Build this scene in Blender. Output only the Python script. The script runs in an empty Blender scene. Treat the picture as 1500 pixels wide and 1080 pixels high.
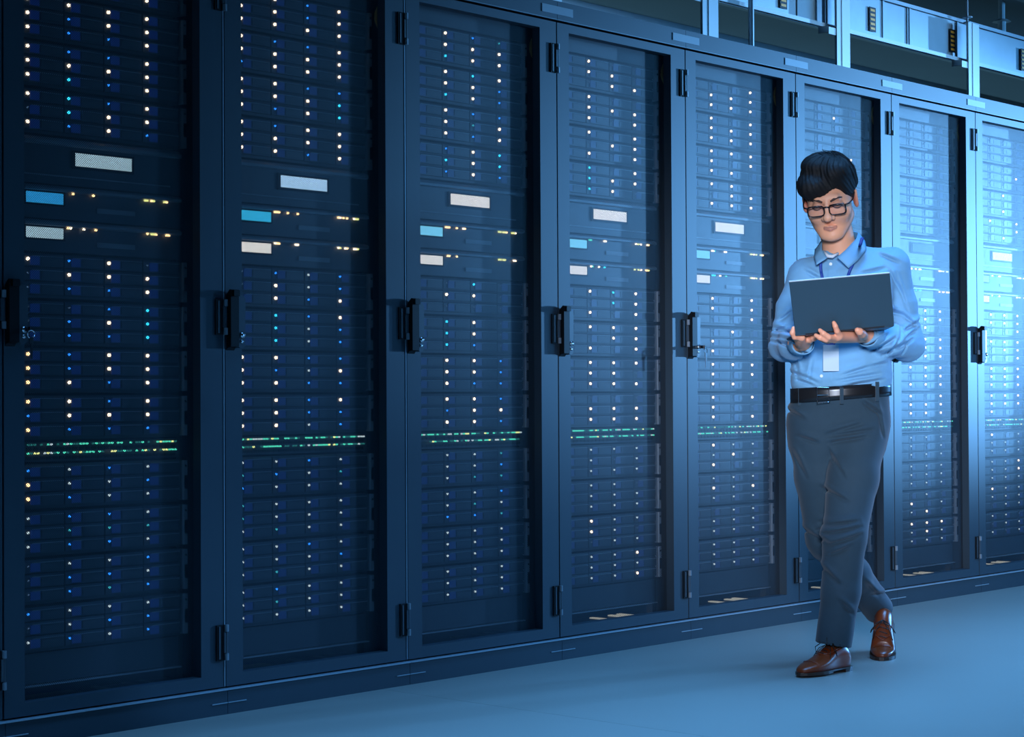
import bpy, math, random
import numpy as np
from mathutils import Vector, Matrix
random.seed(7)
SC = bpy.context.scene
COL = SC.collection

# ------------------------------------------------------------------ camera
cam_d = bpy.data.cameras.new('camera'); cam = bpy.data.objects.new('camera', cam_d); COL.objects.link(cam)
cam_d.sensor_width = 36.0; cam_d.lens = 2774.57 * 36 / 1500
cam_d.clip_end = 100
CAM = Vector((-2.80294, -4.40822, 0.93087))
ROT = Matrix(((0.6757061, -0.0074247, -0.7371337), (-0.7371529, -0.0138428, -0.6755842), (-0.0051879, 0.9998766, -0.0148268)))
cam.matrix_world = Matrix.Translation(CAM) @ ROT.to_4x4()
SC.camera = cam

# ------------------------------------------------------------------ world, lights, exposure
SC.view_settings.view_transform = 'Standard'; SC.view_settings.look = 'None'
SC.view_settings.gamma = 1.0; SC.view_settings.use_curve_mapping = False
SC.view_settings.exposure = 0.0
W = bpy.data.worlds.new('world'); SC.world = W; W.use_nodes = True
W.node_tree.nodes['Background'].inputs[0].default_value = (0.001, 0.012, 0.035, 1)
W.node_tree.nodes['Background'].inputs[1].default_value = 1.0

def look(o, tgt):
    o.rotation_euler = (Vector(tgt) - o.location).to_track_quat('-Z', 'Y').to_euler()
def area(name, loc, tgt, sx, sy, power, color, spread=180):
    l = bpy.data.lights.new(name, 'AREA'); l.shape = 'RECTANGLE'; l.size = sx; l.size_y = sy
    l.energy = power; l.color = color; l.spread = math.radians(spread)
    o = bpy.data.objects.new(name, l); COL.objects.link(o); o.location = loc; look(o, tgt); return o
def spot(name, loc, tgt, power, color, cone, blend, rad):
    l = bpy.data.lights.new(name, 'SPOT'); l.energy = power; l.color = color
    l.spot_size = math.radians(cone); l.spot_blend = blend; l.shadow_soft_size = rad
    o = bpy.data.objects.new(name, l); COL.objects.link(o); o.location = loc; look(o, tgt); return o
# the bright work light far down the aisle, grazing the cabinet doors
spot('aisle_spotlight', (24.0, -6.2, 2.2), (5.6, 0.0, 1.72), 50000, (0.17, 0.49, 1.0), 8.2, 1.0, 0.16)
# a weaker added lamp, unseen, that throws the man's shadow along the floor
spot('added_floor_light', (12.4, -3.6, 2.1), (2.6, -1.2, 0.1), 3000, (0.12, 0.42, 1.0), 20, 1.0, 0.12)
# added lamp, unseen, that brightens the duct above the cabinets
spot('added_duct_light', (6.2, -3.4, 2.9), (4.9, 0.3, 2.72), 220, (0.42, 0.72, 1.0), 34, 0.9, 0.25)
# ceiling strip lights over the aisle, then two added lamps
area('ceiling_light_aisle', (1.6, -1.35, 3.0), (1.6, -1.35, 0), 10.5, 1.2, 112, (0.12, 0.43, 1.0), 64)
area('added_fill_light', (8.2, -4.2, 2.9), (5.6, 0.0, 1.6), 2.6, 1.0, 70, (0.10, 0.44, 1.0), 75)  # added, unseen; fills the shade on the right-hand cabinets
area('added_uplight', (6.5, 2.4, 1.9), (6.5, 2.4, 3), 11.0, 1.2, 20, (0.30, 0.72, 1.0), 175)  # added, unseen; brightens the ceiling behind the row
# unseen key lamp at the near end of the aisle, aimed at the walking man
spot('man_key_light', (-1.9, -4.0, 1.75), (2.75, -0.85, 0.97), 1550, (0.68, 0.78, 1.0), 18.5, 0.7, 0.45)

# ------------------------------------------------------------------ materials
def mat(name, base=(0.5, 0.5, 0.5), rough=0.5, metal=0.0, spec=0.5, emit=None, estr=0.0, noise=0.0, nscale=40, bump=0.0, bscale=60, sheen=0.0, coat=0.0):
    m = bpy.data.materials.new(name); m.use_nodes = True
    nt = m.node_tree; b = nt.nodes['Principled BSDF']
    b.inputs['Base Color'].default_value = (*base, 1); b.inputs['Roughness'].default_value = rough
    b.inputs['Metallic'].default_value = metal; b.inputs['Specular IOR Level'].default_value = spec
    b.inputs['Sheen Weight'].default_value = sheen; b.inputs['Coat Weight'].default_value = coat
    if emit:
        b.inputs['Emission Color'].default_value = (*emit, 1); b.inputs['Emission Strength'].default_value = estr
    if noise or bump:
        tc = nt.nodes.new('ShaderNodeTexCoord')
    if noise:
        n = nt.nodes.new('ShaderNodeTexNoise'); n.inputs['Scale'].default_value = nscale; n.inputs['Detail'].default_value = 4
        nt.links.new(tc.outputs['Object'], n.inputs['Vector'])
        mr = nt.nodes.new('ShaderNodeMapRange'); mr.inputs['To Min'].default_value = 1 - noise; mr.inputs['To Max'].default_value = 1 + noise
        nt.links.new(n.outputs['Fac'], mr.inputs['Value'])
        mx = nt.nodes.new('ShaderNodeVectorMath'); mx.operation = 'SCALE'; mx.inputs[0].default_value = base
        nt.links.new(mr.outputs[0], mx.inputs['Scale']); nt.links.new(mx.outputs[0], b.inputs['Base Color'])
    if bump:
        n2 = nt.nodes.new('ShaderNodeTexNoise'); n2.inputs['Scale'].default_value = bscale; n2.inputs['Detail'].default_value = 3
        nt.links.new(tc.outputs['Object'], n2.inputs['Vector'])
        bp = nt.nodes.new('ShaderNodeBump'); bp.inputs['Strength'].default_value = bump; bp.inputs['Distance'].default_value = 0.004
        nt.links.new(n2.outputs['Fac'], bp.inputs['Height']); nt.links.new(bp.outputs[0], b.inputs['Normal'])
    return m
MT = {}
MT['frame'] = mat('cabinet_paint', (0.046, 0.072, 0.095), 0.5, spec=0.35, noise=0.06, nscale=9)
MT['inner'] = mat('cabinet_inner_black', (0.012, 0.013, 0.015), 0.6)
MT['rail'] = mat('mounting_rail_metal', (0.05, 0.055, 0.06), 0.4, metal=0.3)
MT['drive'] = mat('drive_face', (0.065, 0.085, 0.105), 0.45, noise=0.1, nscale=60)
MT['lip'] = mat('unit_lip', (0.24, 0.28, 0.32), 0.35)
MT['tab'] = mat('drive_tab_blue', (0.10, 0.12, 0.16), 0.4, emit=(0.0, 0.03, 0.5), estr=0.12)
MT['chassis'] = mat('server_chassis', (0.05, 0.06, 0.07), 0.5)
MT['ear'] = mat('rack_ear_metal', (0.38, 0.42, 0.46), 0.45, metal=0.2)
MT['unit'] = mat('unit_face', (0.055, 0.072, 0.09), 0.45)
MT['black'] = mat('black_plastic', (0.010, 0.012, 0.014), 0.55, spec=0.2)
MT['plate'] = mat('lock_plate_grey', (0.07, 0.09, 0.11), 0.35)
MT['chrome'] = mat('chrome', (0.75, 0.77, 0.8), 0.18, metal=1.0)
MT['hingepin'] = mat('hinge_pin_metal', (0.30, 0.34, 0.38), 0.4, metal=0.2)
MT['strip'] = mat('pale_strip', (0.30, 0.34, 0.38), 0.5)
MT['slot'] = mat('slot_added_glow', (0.62, 0.58, 0.48), 0.6, emit=(0.85, 0.85, 0.7), estr=0.5)  # no lamp: emission added so these floor slots look bright
MT['cream'] = mat('cream_slot_metal', (0.70, 0.66, 0.52), 0.6)
MT['ledge'] = mat('pale_highlight_metal', (0.45, 0.55, 0.62), 0.35, metal=0.2)  # pale metal; also paints the highlight on plinth top and door edge
MT['brown'] = mat('tan_board', (0.32, 0.24, 0.16), 0.7)
MT['gold'] = mat('ground_wire_sheath', (0.95, 0.62, 0.18), 0.5)
MT['floor'] = mat('vinyl_floor', (0.36, 0.35, 0.31), 0.38, spec=0.35, noise=0.05, nscale=2.0, bump=0.02, bscale=8)
MT['joint'] = mat('floor_joint', (0.10, 0.12, 0.14), 0.7)
MT['wall'] = mat('wall_paint', (0.17, 0.20, 0.23), 0.8, noise=0.1, nscale=1.5)
MT['ceil'] = mat('ceiling_paint', (0.21, 0.25, 0.28), 0.7, noise=0.15, nscale=1.2)
MT['galv'] = mat('galvanised_steel', (0.38, 0.44, 0.48), 0.42, metal=0.35, noise=0.1, nscale=14)
MT['galvd'] = mat('galvanised_steel_dull', (0.34, 0.38, 0.42), 0.5, metal=0.3, noise=0.12, nscale=10)
MT['postm'] = mat('white_post_paint', (0.72, 0.75, 0.77), 0.45)
MT['orange'] = mat('hazard_orange', (1.0, 0.36, 0.01), 0.5)

def emis(name, col, s):
    m = bpy.data.materials.new(name); m.use_nodes = True; nt = m.node_tree
    b = nt.nodes['Principled BSDF']; b.inputs['Base Color'].default_value = (0.02, 0.02, 0.02, 1)
    b.inputs['Emission Color'].default_value = (*col, 1); b.inputs['Emission Strength'].default_value = s
    return m
LED = {
 'W': emis('led_warm_white', (1.0, 0.80, 0.58), 3.4), 'w': emis('led_soft_white', (0.55, 0.70, 0.75), 1.3),
 'Y': emis('led_amber_white', (1.0, 0.66, 0.30), 3.2), 'B': emis('led_blue', (0.02, 0.25, 1.0), 2.2),
 'C': emis('led_cyan', (0.03, 0.60, 0.90), 2.4), 'c': emis('led_teal', (0.04, 0.42, 0.5), 1.3),
 'D': emis('led_off', (0.15, 0.30, 0.55), 0.35), 'G': emis('led_green', (0.10, 0.90, 0.60), 1.3),
 'g': emis('led_dim_green', (0.05, 0.45, 0.40), 0.4), 'y': emis('led_lime', (0.80, 0.85, 0.30), 1.8),
}
def screen_mat(name, col, s, grad=0.0):
    m = emis(name, col, s); nt = m.node_tree; b = nt.nodes['Principled BSDF']
    tc = nt.nodes.new('ShaderNodeTexCoord'); ck = nt.nodes.new('ShaderNodeTexNoise')
    ck.inputs['Scale'].default_value = 180; ck.inputs['Detail'].default_value = 1
    nt.links.new(tc.outputs['Object'], ck.inputs['Vector'])
    mr = nt.nodes.new('ShaderNodeMapRange'); mr.inputs['To Min'].default_value = 0.55 * s; mr.inputs['To Max'].default_value = 1.45 * s
    nt.links.new(ck.outputs['Fac'], mr.inputs['Value']); nt.links.new(mr.outputs[0], b.inputs['Emission Strength'])
    return m
SCR = {'pale': screen_mat('screen_pale_blue', (0.40, 0.62, 0.74), 1.0), 'white': screen_mat('screen_white', (0.95, 0.93, 0.88), 1.15),
       'cool': screen_mat('screen_cool', (0.40, 0.66, 0.95), 1.3), 'blue': screen_mat('screen_blue', (0.02, 0.27, 0.62), 1.3),
       'cyan': screen_mat('screen_cyan', (0.03, 0.45, 0.78), 1.3), 'sky': screen_mat('screen_sky', (0.18, 0.62, 0.90), 1.4),
       'off': mat('screen_off', (0.35, 0.4, 0.42), 0.15)}

# perforated door sheet: staggered round holes
def perforated():
    m = bpy.data.materials.new('perforated_steel'); m.use_nodes = True; nt = m.node_tree
    b = nt.nodes['Principled BSDF']; out = nt.nodes['Material Output']
    b.inputs['Base Color'].default_value = (0.050, 0.075, 0.098, 1); b.inputs['Roughness'].default_value = 0.5; b.inputs['Specular IOR Level'].default_value = 0.35
    tc = nt.nodes.new('ShaderNodeTexCoord'); sp = nt.nodes.new('ShaderNodeSeparateXYZ'); cb = nt.nodes.new('ShaderNodeCombineXYZ')
    nt.links.new(tc.outputs['Object'], sp.inputs[0]); nt.links.new(sp.outputs['X'], cb.inputs['X']); nt.links.new(sp.outputs['Z'], cb.inputs['Y'])
    mp = nt.nodes.new('ShaderNodeMapping'); mp.inputs['Rotation'].default_value = (0, 0, math.radians(45)); nt.links.new(cb.outputs[0], mp.inputs['Vector'])
    v = nt.nodes.new('ShaderNodeTexVoronoi'); v.voronoi_dimensions = '2D'; v.inputs['Scale'].default_value = 1 / 0.0046; v.inputs['Randomness'].default_value = 0
    nt.links.new(mp.outputs[0], v.inputs['Vector'])
    lt = nt.nodes.new('ShaderNodeMath'); lt.operation = 'LESS_THAN'; lt.inputs[1].default_value = 0.41; nt.links.new(v.outputs['Distance'], lt.inputs[0])
    tr = nt.nodes.new('ShaderNodeBsdfTransparent'); mx = nt.nodes.new('ShaderNodeMixShader')
    nt.links.new(lt.outputs[0], mx.inputs['Fac']); nt.links.new(b.outputs[0], mx.inputs[1]); nt.links.new(tr.outputs[0], mx.inputs[2])
    nt.links.new(mx.outputs[0], out.inputs['Surface'])
    return m
MT['perf'] = perforated()

# ------------------------------------------------------------------ mesh helpers
class MB:
    def __init__(s): s.v = []; s.f = []; s.m = []
    def quad(s, pts, mi=0):
        n = len(s.v); s.v += [tuple(p) for p in pts]; s.f.append(tuple(range(n, n + len(pts)))); s.m.append(mi)
    def box(s, x0, x1, y0, y1, z0, z1, mi=0, bev=0.0):
        if bev > 0:
            return s.prism([(x0 + bev, y0), (x0, y0 + bev), (x0, y1), (x1, y1), (x1, y0 + bev), (x1 - bev, y0)], z0, z1, mi)
        n = len(s.v)
        s.v += [(x0, y0, z0), (x1, y0, z0), (x1, y1, z0), (x0, y1, z0), (x0, y0, z1), (x1, y0, z1), (x1, y1, z1), (x0, y1, z1)]
        for q in ((3, 2, 1, 0), (4, 5, 6, 7), (0, 1, 5, 4), (1, 2, 6, 5), (2, 3, 7, 6), (3, 0, 4, 7)):
            s.f.append(tuple(n + i for i in q)); s.m.append(mi)
        return s
    def prism(s, poly, z0, z1, mi=0, axis='z'):
        n = len(s.v); k = len(poly)
        def P(a, b, c):
            return (a, b, c) if axis == 'z' else ((c, a, b) if axis == 'x' else (a, c, b))
        s.v += [P(a, b, z0) for a, b in poly] + [P(a, b, z1) for a, b in poly]
        s.f.append(tuple(n + i for i in range(k))); s.m.append(mi)
        s.f.append(tuple(n + k + i for i in reversed(range(k)))); s.m.append(mi)
        for i in range(k):
            j = (i + 1) % k; s.f.append((n + i, n + k + i, n + k + j, n + j)); s.m.append(mi)
        return s
    def cyl(s, c, r, l, axis='z', seg=12, mi=0, r2=None):
        r2 = r if r2 is None else r2; n = len(s.v)
        for q, rr in ((0, r), (l, r2)):
            for i in range(seg):
                a = 2 * math.pi * i / seg; u, v = rr * math.cos(a), rr * math.sin(a)
                s.v.append({'z': (c[0] + u, c[1] + v, c[2] + q), 'y': (c[0] + u, c[1] + q, c[2] + v), 'x': (c[0] + q, c[1] + u, c[2] + v)}[axis])
        s.f.append(tuple(n + i for i in range(seg))); s.m.append(mi)
        s.f.append(tuple(n + seg + i for i in reversed(range(seg)))); s.m.append(mi)
        for i in range(seg):
            j = (i + 1) % seg; s.f.append((n + i, n + seg + i, n + seg + j, n + j)); s.m.append(mi)
        return s
    def tube(s, pts, r, seg=8, mi=0, closed=False):
        pts = [Vector(p) for p in pts]; n0 = len(s.v); k = len(pts)
        up = Vector((0, 0, 1))
        for i, p in enumerate(pts):
            a = pts[(i - 1) % k] if (closed or i > 0) else pts[i]; b = pts[(i + 1) % k] if (closed or i < k - 1) else pts[i]
            t = (b - a).normalized(); u = t.cross(up)
            if u.length < 1e-3: u = t.cross(Vector((1, 0, 0)))
            u.normalize(); w = t.cross(u)
            rr = r[i] if isinstance(r, (list, tuple)) else r
            for j in range(seg):
                a2 = 2 * math.pi * j / seg; q = p + u * (rr * math.cos(a2)) + w * (rr * math.sin(a2)); s.v.append(tuple(q))
        for i in range(k if closed else k - 1):
            i2 = (i + 1) % k
            for j in range(seg):
                j2 = (j + 1) % seg
                s.f.append((n0 + i * seg + j, n0 + i * seg + j2, n0 + i2 * seg + j2, n0 + i2 * seg + j)); s.m.append(mi)
        if not closed:
            s.f.append(tuple(n0 + j for j in reversed(range(seg)))); s.m.append(mi)
            s.f.append(tuple(n0 + (k - 1) * seg + j for j in range(seg))); s.m.append(mi)
        return s
    def mesh(s, name, mats, smooth=False):
        me = bpy.data.meshes.new(name); me.from_pydata(s.v, [], s.f)
        for m in (mats if isinstance(mats, (list, tuple)) else [mats]): me.materials.append(m)
        me.polygons.foreach_set('material_index', s.m)
        if smooth: me.polygons.foreach_set('use_smooth', [True] * len(s.f))
        me.validate(); me.update()
        # outward normals
        import bmesh
        bm = bmesh.new(); bm.from_mesh(me); bmesh.ops.recalc_face_normals(bm, faces=bm.faces); bm.to_mesh(me); bm.free()
        return me
def link(name, me, parent=None, loc=(0, 0, 0)):
    o = bpy.data.objects.new(name, me); COL.objects.link(o); o.location = loc
    if parent is not None: o.parent = parent
    return o
def thing(o, label, cat, group=None):
    o['label'] = label; o['category'] = cat
    if group: o['group'] = group
    return o
def empty(name, loc=(0, 0, 0), rot=(0, 0, 0)):
    o = bpy.data.objects.new(name, None); COL.objects.link(o); o.location = loc; o.rotation_euler = rot
    o.empty_display_size = 0.05; return o
def struct(o): o['kind'] = 'structure'; return o
def bx(*a, **k): m = MB(); m.box(*a, **k); return m

# ------------------------------------------------------------------ the room
fl = struct(link('floor', bx(-7, 26, -7.2, 5.2, -0.05, -0.003).mesh('floor', MT['joint'])))
tile_w, tile_l = 4.2, 3.98
tm = bx(0.0007, tile_w - 0.0007, 0.0007, tile_l - 0.0007, -0.02, 0.0).mesh('floor_sheet', MT['floor'])
for i in range(-1, 6):
    for j in range(3):
        link('floor_sheet', tm, fl, (-2.825 + i * tile_w, -6.94 + j * tile_l, 0))
struct(link('ceiling', bx(-7, 26, -7.2, 5.2, 3.05, 3.15).mesh('ceiling', MT['ceil'])))
struct(link('wall_back', bx(-7, 26, 5.0, 5.2, 0, 3.05).mesh('wall_back', MT['wall'])))
struct(link('wall_front', bx(-7, 26, -7.2, -7.0, 0, 3.05).mesh('wall_front', MT['wall'])))
struct(link('wall_left', bx(-7, -6.8, -7.0, 5.0, 0, 3.05).mesh('wall_left', MT['wall'])))
struct(link('wall_right', bx(25.8, 26, -7.0, 5.0, 0, 3.05).mesh('wall_right', MT['wall'])))

# ------------------------------------------------------------------ server cabinets
CW = 0.75            # cabinet width
Z_D0, Z_D1, Z_TOP = 0.079, 2.260, 2.334
O_X0, O_X1, O_Z0, O_Z1 = 0.066, 0.660, 0.116, 2.229     # door opening
SY = 0.066           # face plane of the mounted units
DX = [0.1065 + 0.1333 * k for k in range(4)]
ORD = ['first', 'second', 'third', 'fourth', 'fifth', 'sixth', 'seventh', 'eighth', 'ninth']

M_ = {}
M_['side_l'] = bx(0.001, 0.016, 0.038, 1.05, Z_D0, Z_TOP).mesh('side_panel', MT['frame'])
M_['side_r'] = bx(CW - 0.016, CW - 0.001, 0.038, 1.05, Z_D0, Z_TOP).mesh('side_panel', MT['frame'])
M_['back'] = bx(0.016, CW - 0.016, 1.03, 1.05, Z_D0, Z_TOP - 0.02).mesh('back_panel', MT['inner'])
M_['top'] = bx(0.001, CW - 0.001, 0.031, 1.05, Z_TOP - 0.012, Z_TOP).mesh('top_panel', MT['frame'])
M_['base'] = bx(0.016, CW - 0.016, 0.038, 1.03, 0.060, 0.088).mesh('base_panel', MT['inner'])
m = MB(); m.box(0.0008, CW - 0.0008, -0.004, 0.03, Z_D1 + 0.006, Z_TOP); m.box(0.0008, CW - 0.0008, -0.006, -0.004, Z_D1 + 0.006, Z_D1 + 0.009, 1)
M_['fascia'] = m.mesh('fascia', [MT['frame'], MT['lip']])  # pale strip along the bottom stands in for its lit edge
m = MB(); m.box(0.0008, CW - 0.0008, -0.010, 0.05, 0.0, Z_D0 - 0.006); m.box(0.0008, CW - 0.0008, -0.0165, 0.02, Z_D0 - 0.0075, Z_D0 - 0.004, 1)
for xa, xb in ((0.0, 0.070), (CW - 0.060, CW)): m.box(xa + 0.001, xb - 0.001, -0.0125, -0.010, 0.033, 0.0355, 1)
M_['plinth'] = m.mesh('plinth', [MT['frame'], MT['ledge']])  # protruding ledge, coloured paler to stand in for its lit top edge
M_['edge'] = bx(CW - 0.0048, CW - 0.0022, -0.0015, 0.010, Z_D0 + 0.002, Z_D1 - 0.002).mesh('edge_highlight', MT['ledge'])  # added pale strip in place of the highlight along the door edge
m = MB()             # door frame with a stepped inner edge
for (a, b, c, d) in ((0.003, O_X0, Z_D0 + 0.001, Z_D1 - 0.001), (O_X1, CW - 0.003, Z_D0 + 0.001, Z_D1 - 0.001)):
    m.box(a, b, 0.0, 0.036, c, d)
m.box(O_X0, O_X1, 0.0, 0.036, Z_D0 + 0.001, O_Z0); m.box(O_X0, O_X1, 0.0, 0.036, O_Z1, Z_D1 - 0.001)
M_['door'] = m.mesh('door', MT['frame'])
m = MB(); m.quad([(O_X0, 0.034, O_Z0), (O_X1, 0.034, O_Z0), (O_X1, 0.034, O_Z1), (O_X0, 0.034, O_Z1)])
M_['perf'] = m.mesh('perforated_panel', MT['perf'])
m = MB(); m.prism([(0.0, 1.236), (-0.016, 1.252), (-0.023, 1.252), (-0.023, 1.245), (-0.023, 1.090), (-0.023, 1.083), (-0.006, 1.080), (0, 1.072)], 0.006, 0.036, axis='x')
m.prism([(-0.023, 1.232), (-0.033, 1.232), (-0.033, 1.250), (-0.023, 1.251)], 0.010, 0.032, axis='x')
M_['handle'] = m.mesh('handle', MT['black'])
m = MB()
pl = []
for i in range(16):
    a = 2 * math.pi * i / 16; pl.append((0.0540 + 0.016 * math.cos(a), (1.095 if math.sin(a) < 0 else 1.222) + 0.016 * math.sin(a)))
m.prism(pl, 0.0, -0.012, axis='y')
M_['lock_plate'] = m.mesh('lock_plate', MT['plate'])
m = MB(); m.cyl((0.056, -0.018, 1.118), 0.009, 0.008, 'y'); m.cyl((0.056, -0.015, 1.099), 0.0055, 0.005, 'y')
M_['lock'] = m.mesh('lock_cylinder', MT['chrome'], True)
m = MB(); m.box(0.0485, 0.0515, -0.045, -0.018, 1.112, 1.124); m.tube([(0.050 + 0.011 * math.cos(a), -0.047, 1.104 + 0.011 * math.sin(a)) for a in np.linspace(0, 2 * math.pi, 14)[:-1]], 0.0018, 6, closed=True)
m.box(0.044, 0.056, -0.050, -0.047, 1.078, 1.096); m.box(0.047, 0.053, -0.050, -0.0475, 1.038, 1.080)
m.v = [(x + 0.006, y, z) for x, y, z in m.v]; M_['key'] = m.mesh('key', MT['chrome'])
m = MB(); m.box(CW - 0.037, CW - 0.009, -0.006, 0, -0.052, 0.052, 0); m.box(CW - 0.030, CW - 0.024, -0.008, -0.006, -0.048, 0.048, 2)
m.box(CW - 0.012, CW + 0.001, -0.010, 0.0, -0.030, 0.030, 2)
m.cyl((CW - 0.002, -0.008, -0.052), 0.0065, 0.020, 'z', 10, 1); m.cyl((CW - 0.002, -0.008, 0.032), 0.0065, 0.020, 'z', 10, 1); m.cyl((CW - 0.002, -0.007, -0.032), 0.0045, 0.064, 'z', 10, 2)
M_['hinge'] = m.mesh('hinge', [MT['black'], MT['hingepin'], MT['plate']])
for nm, xa, xb in (('rail_l', 0.080, 0.100), ('rail_r', 0.638, 0.662)):
    m = MB(); m.box(xa, xb, SY + 0.022, SY + 0.050, 0.10, 2.24)
    if nm == 'rail_r': m.box(0.684, 0.688, 0.05, 0.10, 0.10, 2.24); m.box(0.700, 0.7035, 0.045, 0.09, 0.10, 2.24)
    M_[nm] = m.mesh('mounting_rail', MT['rail'])
m = bx(0.10, 0.636, SY + 0.01, SY + 0.02, 0.150, 0.2325); M_['blank2'] = bx(0.10, 0.636, SY + 0.004, SY + 0.014, 2.184, 2.240).mesh('blank_panel', MT['unit']); M_['blank'] = m.mesh('blank_panel', MT['unit'])
m = MB(); m.box(0.075, 0.640, SY - 0.002, SY + 0.03, 0.143, 0.1465, 0); pass
M_['sill'] = m.mesh('sill_rail', [MT['ear'], MT['inner']])
def slat(x0, x1, y0, y1, sk): 
    m = MB(); m.prism([(x0, y0), (x1, y0), (x1 + sk, y1), (x0 + sk, y1)], 0.088, 0.092); return m
M_['slat'] = slat(0, 0.022, 0.10, 0.235, 0.0).mesh('slot_added_glow', MT['slot'])
M_['slatd'] = slat(0, 0.022, 0.10, 0.235, 0.0).mesh('floor_slot', MT['cream'])
m = MB(); m.box(0.445, 0.715, 0.085, 0.245, 0.086, 0.0885); M_['plate'] = m.mesh('slot_plate', MT['plate'])
M_['tray'] = slat(0, 0.24, 0.075, 0.19, 0.0).mesh('cable_tray_plate', MT['brown'])
m = MB(); pts = [(0.716 - 0.020 * math.sin(t * math.pi) - 0.02 + 0.012 * t, 0.045 - 0.01 * t, 2.205 - 0.085 * t) for t in np.linspace(0, 1, 12)]
m = MB(); m.tube([(0.676 - 0.022 * math.sin(t * math.pi) + 0.012 * t, 0.045, 2.200 - 0.085 * t) for t in np.linspace(0, 1, 12)], 0.0044, 6)
m.tube([(0.678 - 0.011 * math.sin(t * math.pi) + 0.014 * t, 0.050, 2.198 - 0.080 * t) for t in np.linspace(0, 1, 12)], 0.0036, 6)
M_['wire'] = m.mesh('ground_wire', MT['gold'], True)

# units ---------------------------------------------------------------
m = MB(); m.box(0.102, 0.638, SY + 0.008, SY + 0.55, 0.004, 0.1265, 0)
M_['chassis'] = m.mesh('chassis', MT['chassis'])
m = MB(); m.box(0.639, 0.658, SY - 0.010, SY + 0.020, 0.008, 0.124, 0, bev=0.004); m.cyl((0.6485, SY - 0.0115, 0.108), 0.0035, 0.003, 'y', 8, 1); m.box(0.644, 0.653, SY - 0.0125, SY - 0.010, 0.040, 0.080, 1)
M_['ear_r'] = m.mesh('rack_ear', [MT['ear'], MT['black']])
m = MB(); m.box(0.082, 0.101, SY - 0.010, SY + 0.020, 0.008, 0.124, 0, bev=0.004); m.cyl((0.0915, SY - 0.0115, 0.108), 0.0035, 0.003, 'y', 8, 1)
M_['ear_l'] = m.mesh('rack_ear', [MT['ear'], MT['black']])
m = MB(); DW, DH = 0.129, 0.0345
m.prism([(SY, 0), (SY, DH - 0.006), (SY + 0.003, DH), (SY + 0.03, DH), (SY + 0.03, 0)], 0.0, DW, 0, 'x')
m.box(0.026, DW - 0.002, SY - 0.003, SY, DH - 0.008, DH - 0.0055, 2)
m.box(0.020, 0.050, SY - 0.0025, SY, 0.003, DH - 0.008, 1)
m.box(0.056, DW - 0.006, SY - 0.0015, SY, 0.006, DH - 0.011, 0)
M_['drive'] = m.mesh('drive', [MT['drive'], MT['tab'], MT['lip']])
def led_mesh(mt, r):
    m = MB(); m.cyl((0, -0.003, 0), r, 0.004, 'y', 8); return m.mesh('status_led', mt)
LM = {k: led_mesh(v, {'W': .0050, 'Y': .0050, 'w': .0034, 'B': .0032, 'C': .0042, 'c': .0032, 'D': .0024}.get(k, .003)) for k, v in LED.items()}
UT = [2.1815, 2.051, 1.9205, 1.790, 1.3362, 1.2057, 1.0752, 0.9445, 0.7556, 0.6250, 0.4945, 0.3640]
SLOT = ['topmost', 'second from top', 'third from top', 'just above display unit', 'first below the switches', 'second below the switches',
        'third below the switches', 'just above green lights', 'just below green lights', 'second below green lights', 'third below green lights', 'bottommost']
# light patterns read off the photograph: per server four columns of three lamps, top to bottom
PAT = {
 0: ['WWW/BBW/WWW/BBW', 'WWW/WBB/WWB/WWW', 'WWW/BWC/BWB/WWW', 'WDW/CCB/BWW/WWB', 'WDD/BWB/WWB/DWW', 'DDD/DBB/BWB/CCC', 'YYY/BBW/WWB/WWW', 'YBY/WWB/BWB/WWB', 'BYY/wwB/Bww/wBw', 'www/BcB/BcB/wcw', 'DDD/wBB/wBc/BwB', 'BDw/wwB/wBw/wBB'],
 1: ['WWW/WWW/BBW/WWW', 'WWB/BWW/BWW/WWW', 'WWW/WWB/BWW/BCC', 'WWW/BWW/WWB/WWW', 'DDD/BWW/wwB/BBW', 'DDD/CCC/Bww/WBB', 'WWW/WBW/BwB/BWB', 'WWW/WWW/BBw/WBB'],
 2: ['DDD/WWC/BWW/cWW', 'DDD/WWC/CWW/WBB', 'DDD/WWW/BcB/BWW', 'DDD/BCB/WWW/CCB', 'DDD/DWD/CWD/DDD', 'DDD/CCC/WWB/DDD', 'WWW/WWW/WWB/BBB', 'WWW/WBW/WWW/BWB'],
 3: ['DDD/WWD/DWW/DDW', 'DDD/WWW/DWD/DWW', 'DDD/WDW/DWD/WWW', 'DDD/CCC/DWW/WWD', 'DDD/WDW/CCD/WWW', 'DDD/WDW/WWD/WWW', 'WWW/WWW/WWW/WDW', 'WWW/DWW/DWW/DWW'],
 4: ['DDD/DWW/DWW/WWW', 'DDD/WWW/DWW/WWW', 'DDD/WWW/WDW/WWD', 'DDD/WDW/WWW/DWW', 'DDD/WWD/DDD/WWW', 'DDD/DWW/WDD/DWW', 'WWW/WWW/WDW/WWD', 'WWW/WWW/DDD/WDW'],
}
def pattern(ci, u):
    if ci in PAT and u < len(PAT[ci]): return PAT[ci][u].split('/')
    r = random.Random(ci * 100 + u)
    if u < 4: pool = {5: 'DDDW', 6: 'DDDD', 7: 'DDWD'}.get(ci, 'WWDW')
    elif u < 8: pool = {6: 'WWDW'}.get(ci, 'WWWDW')
    else: pool = 'wwBcw' if ci < 3 else 'wwDwW'
    out = []
    for c in range(4):
        bias = r.random()
        out.append(''.join((pool[0] if bias > 0.6 else r.choice(pool)) for _ in range(3)))
    return out

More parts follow.
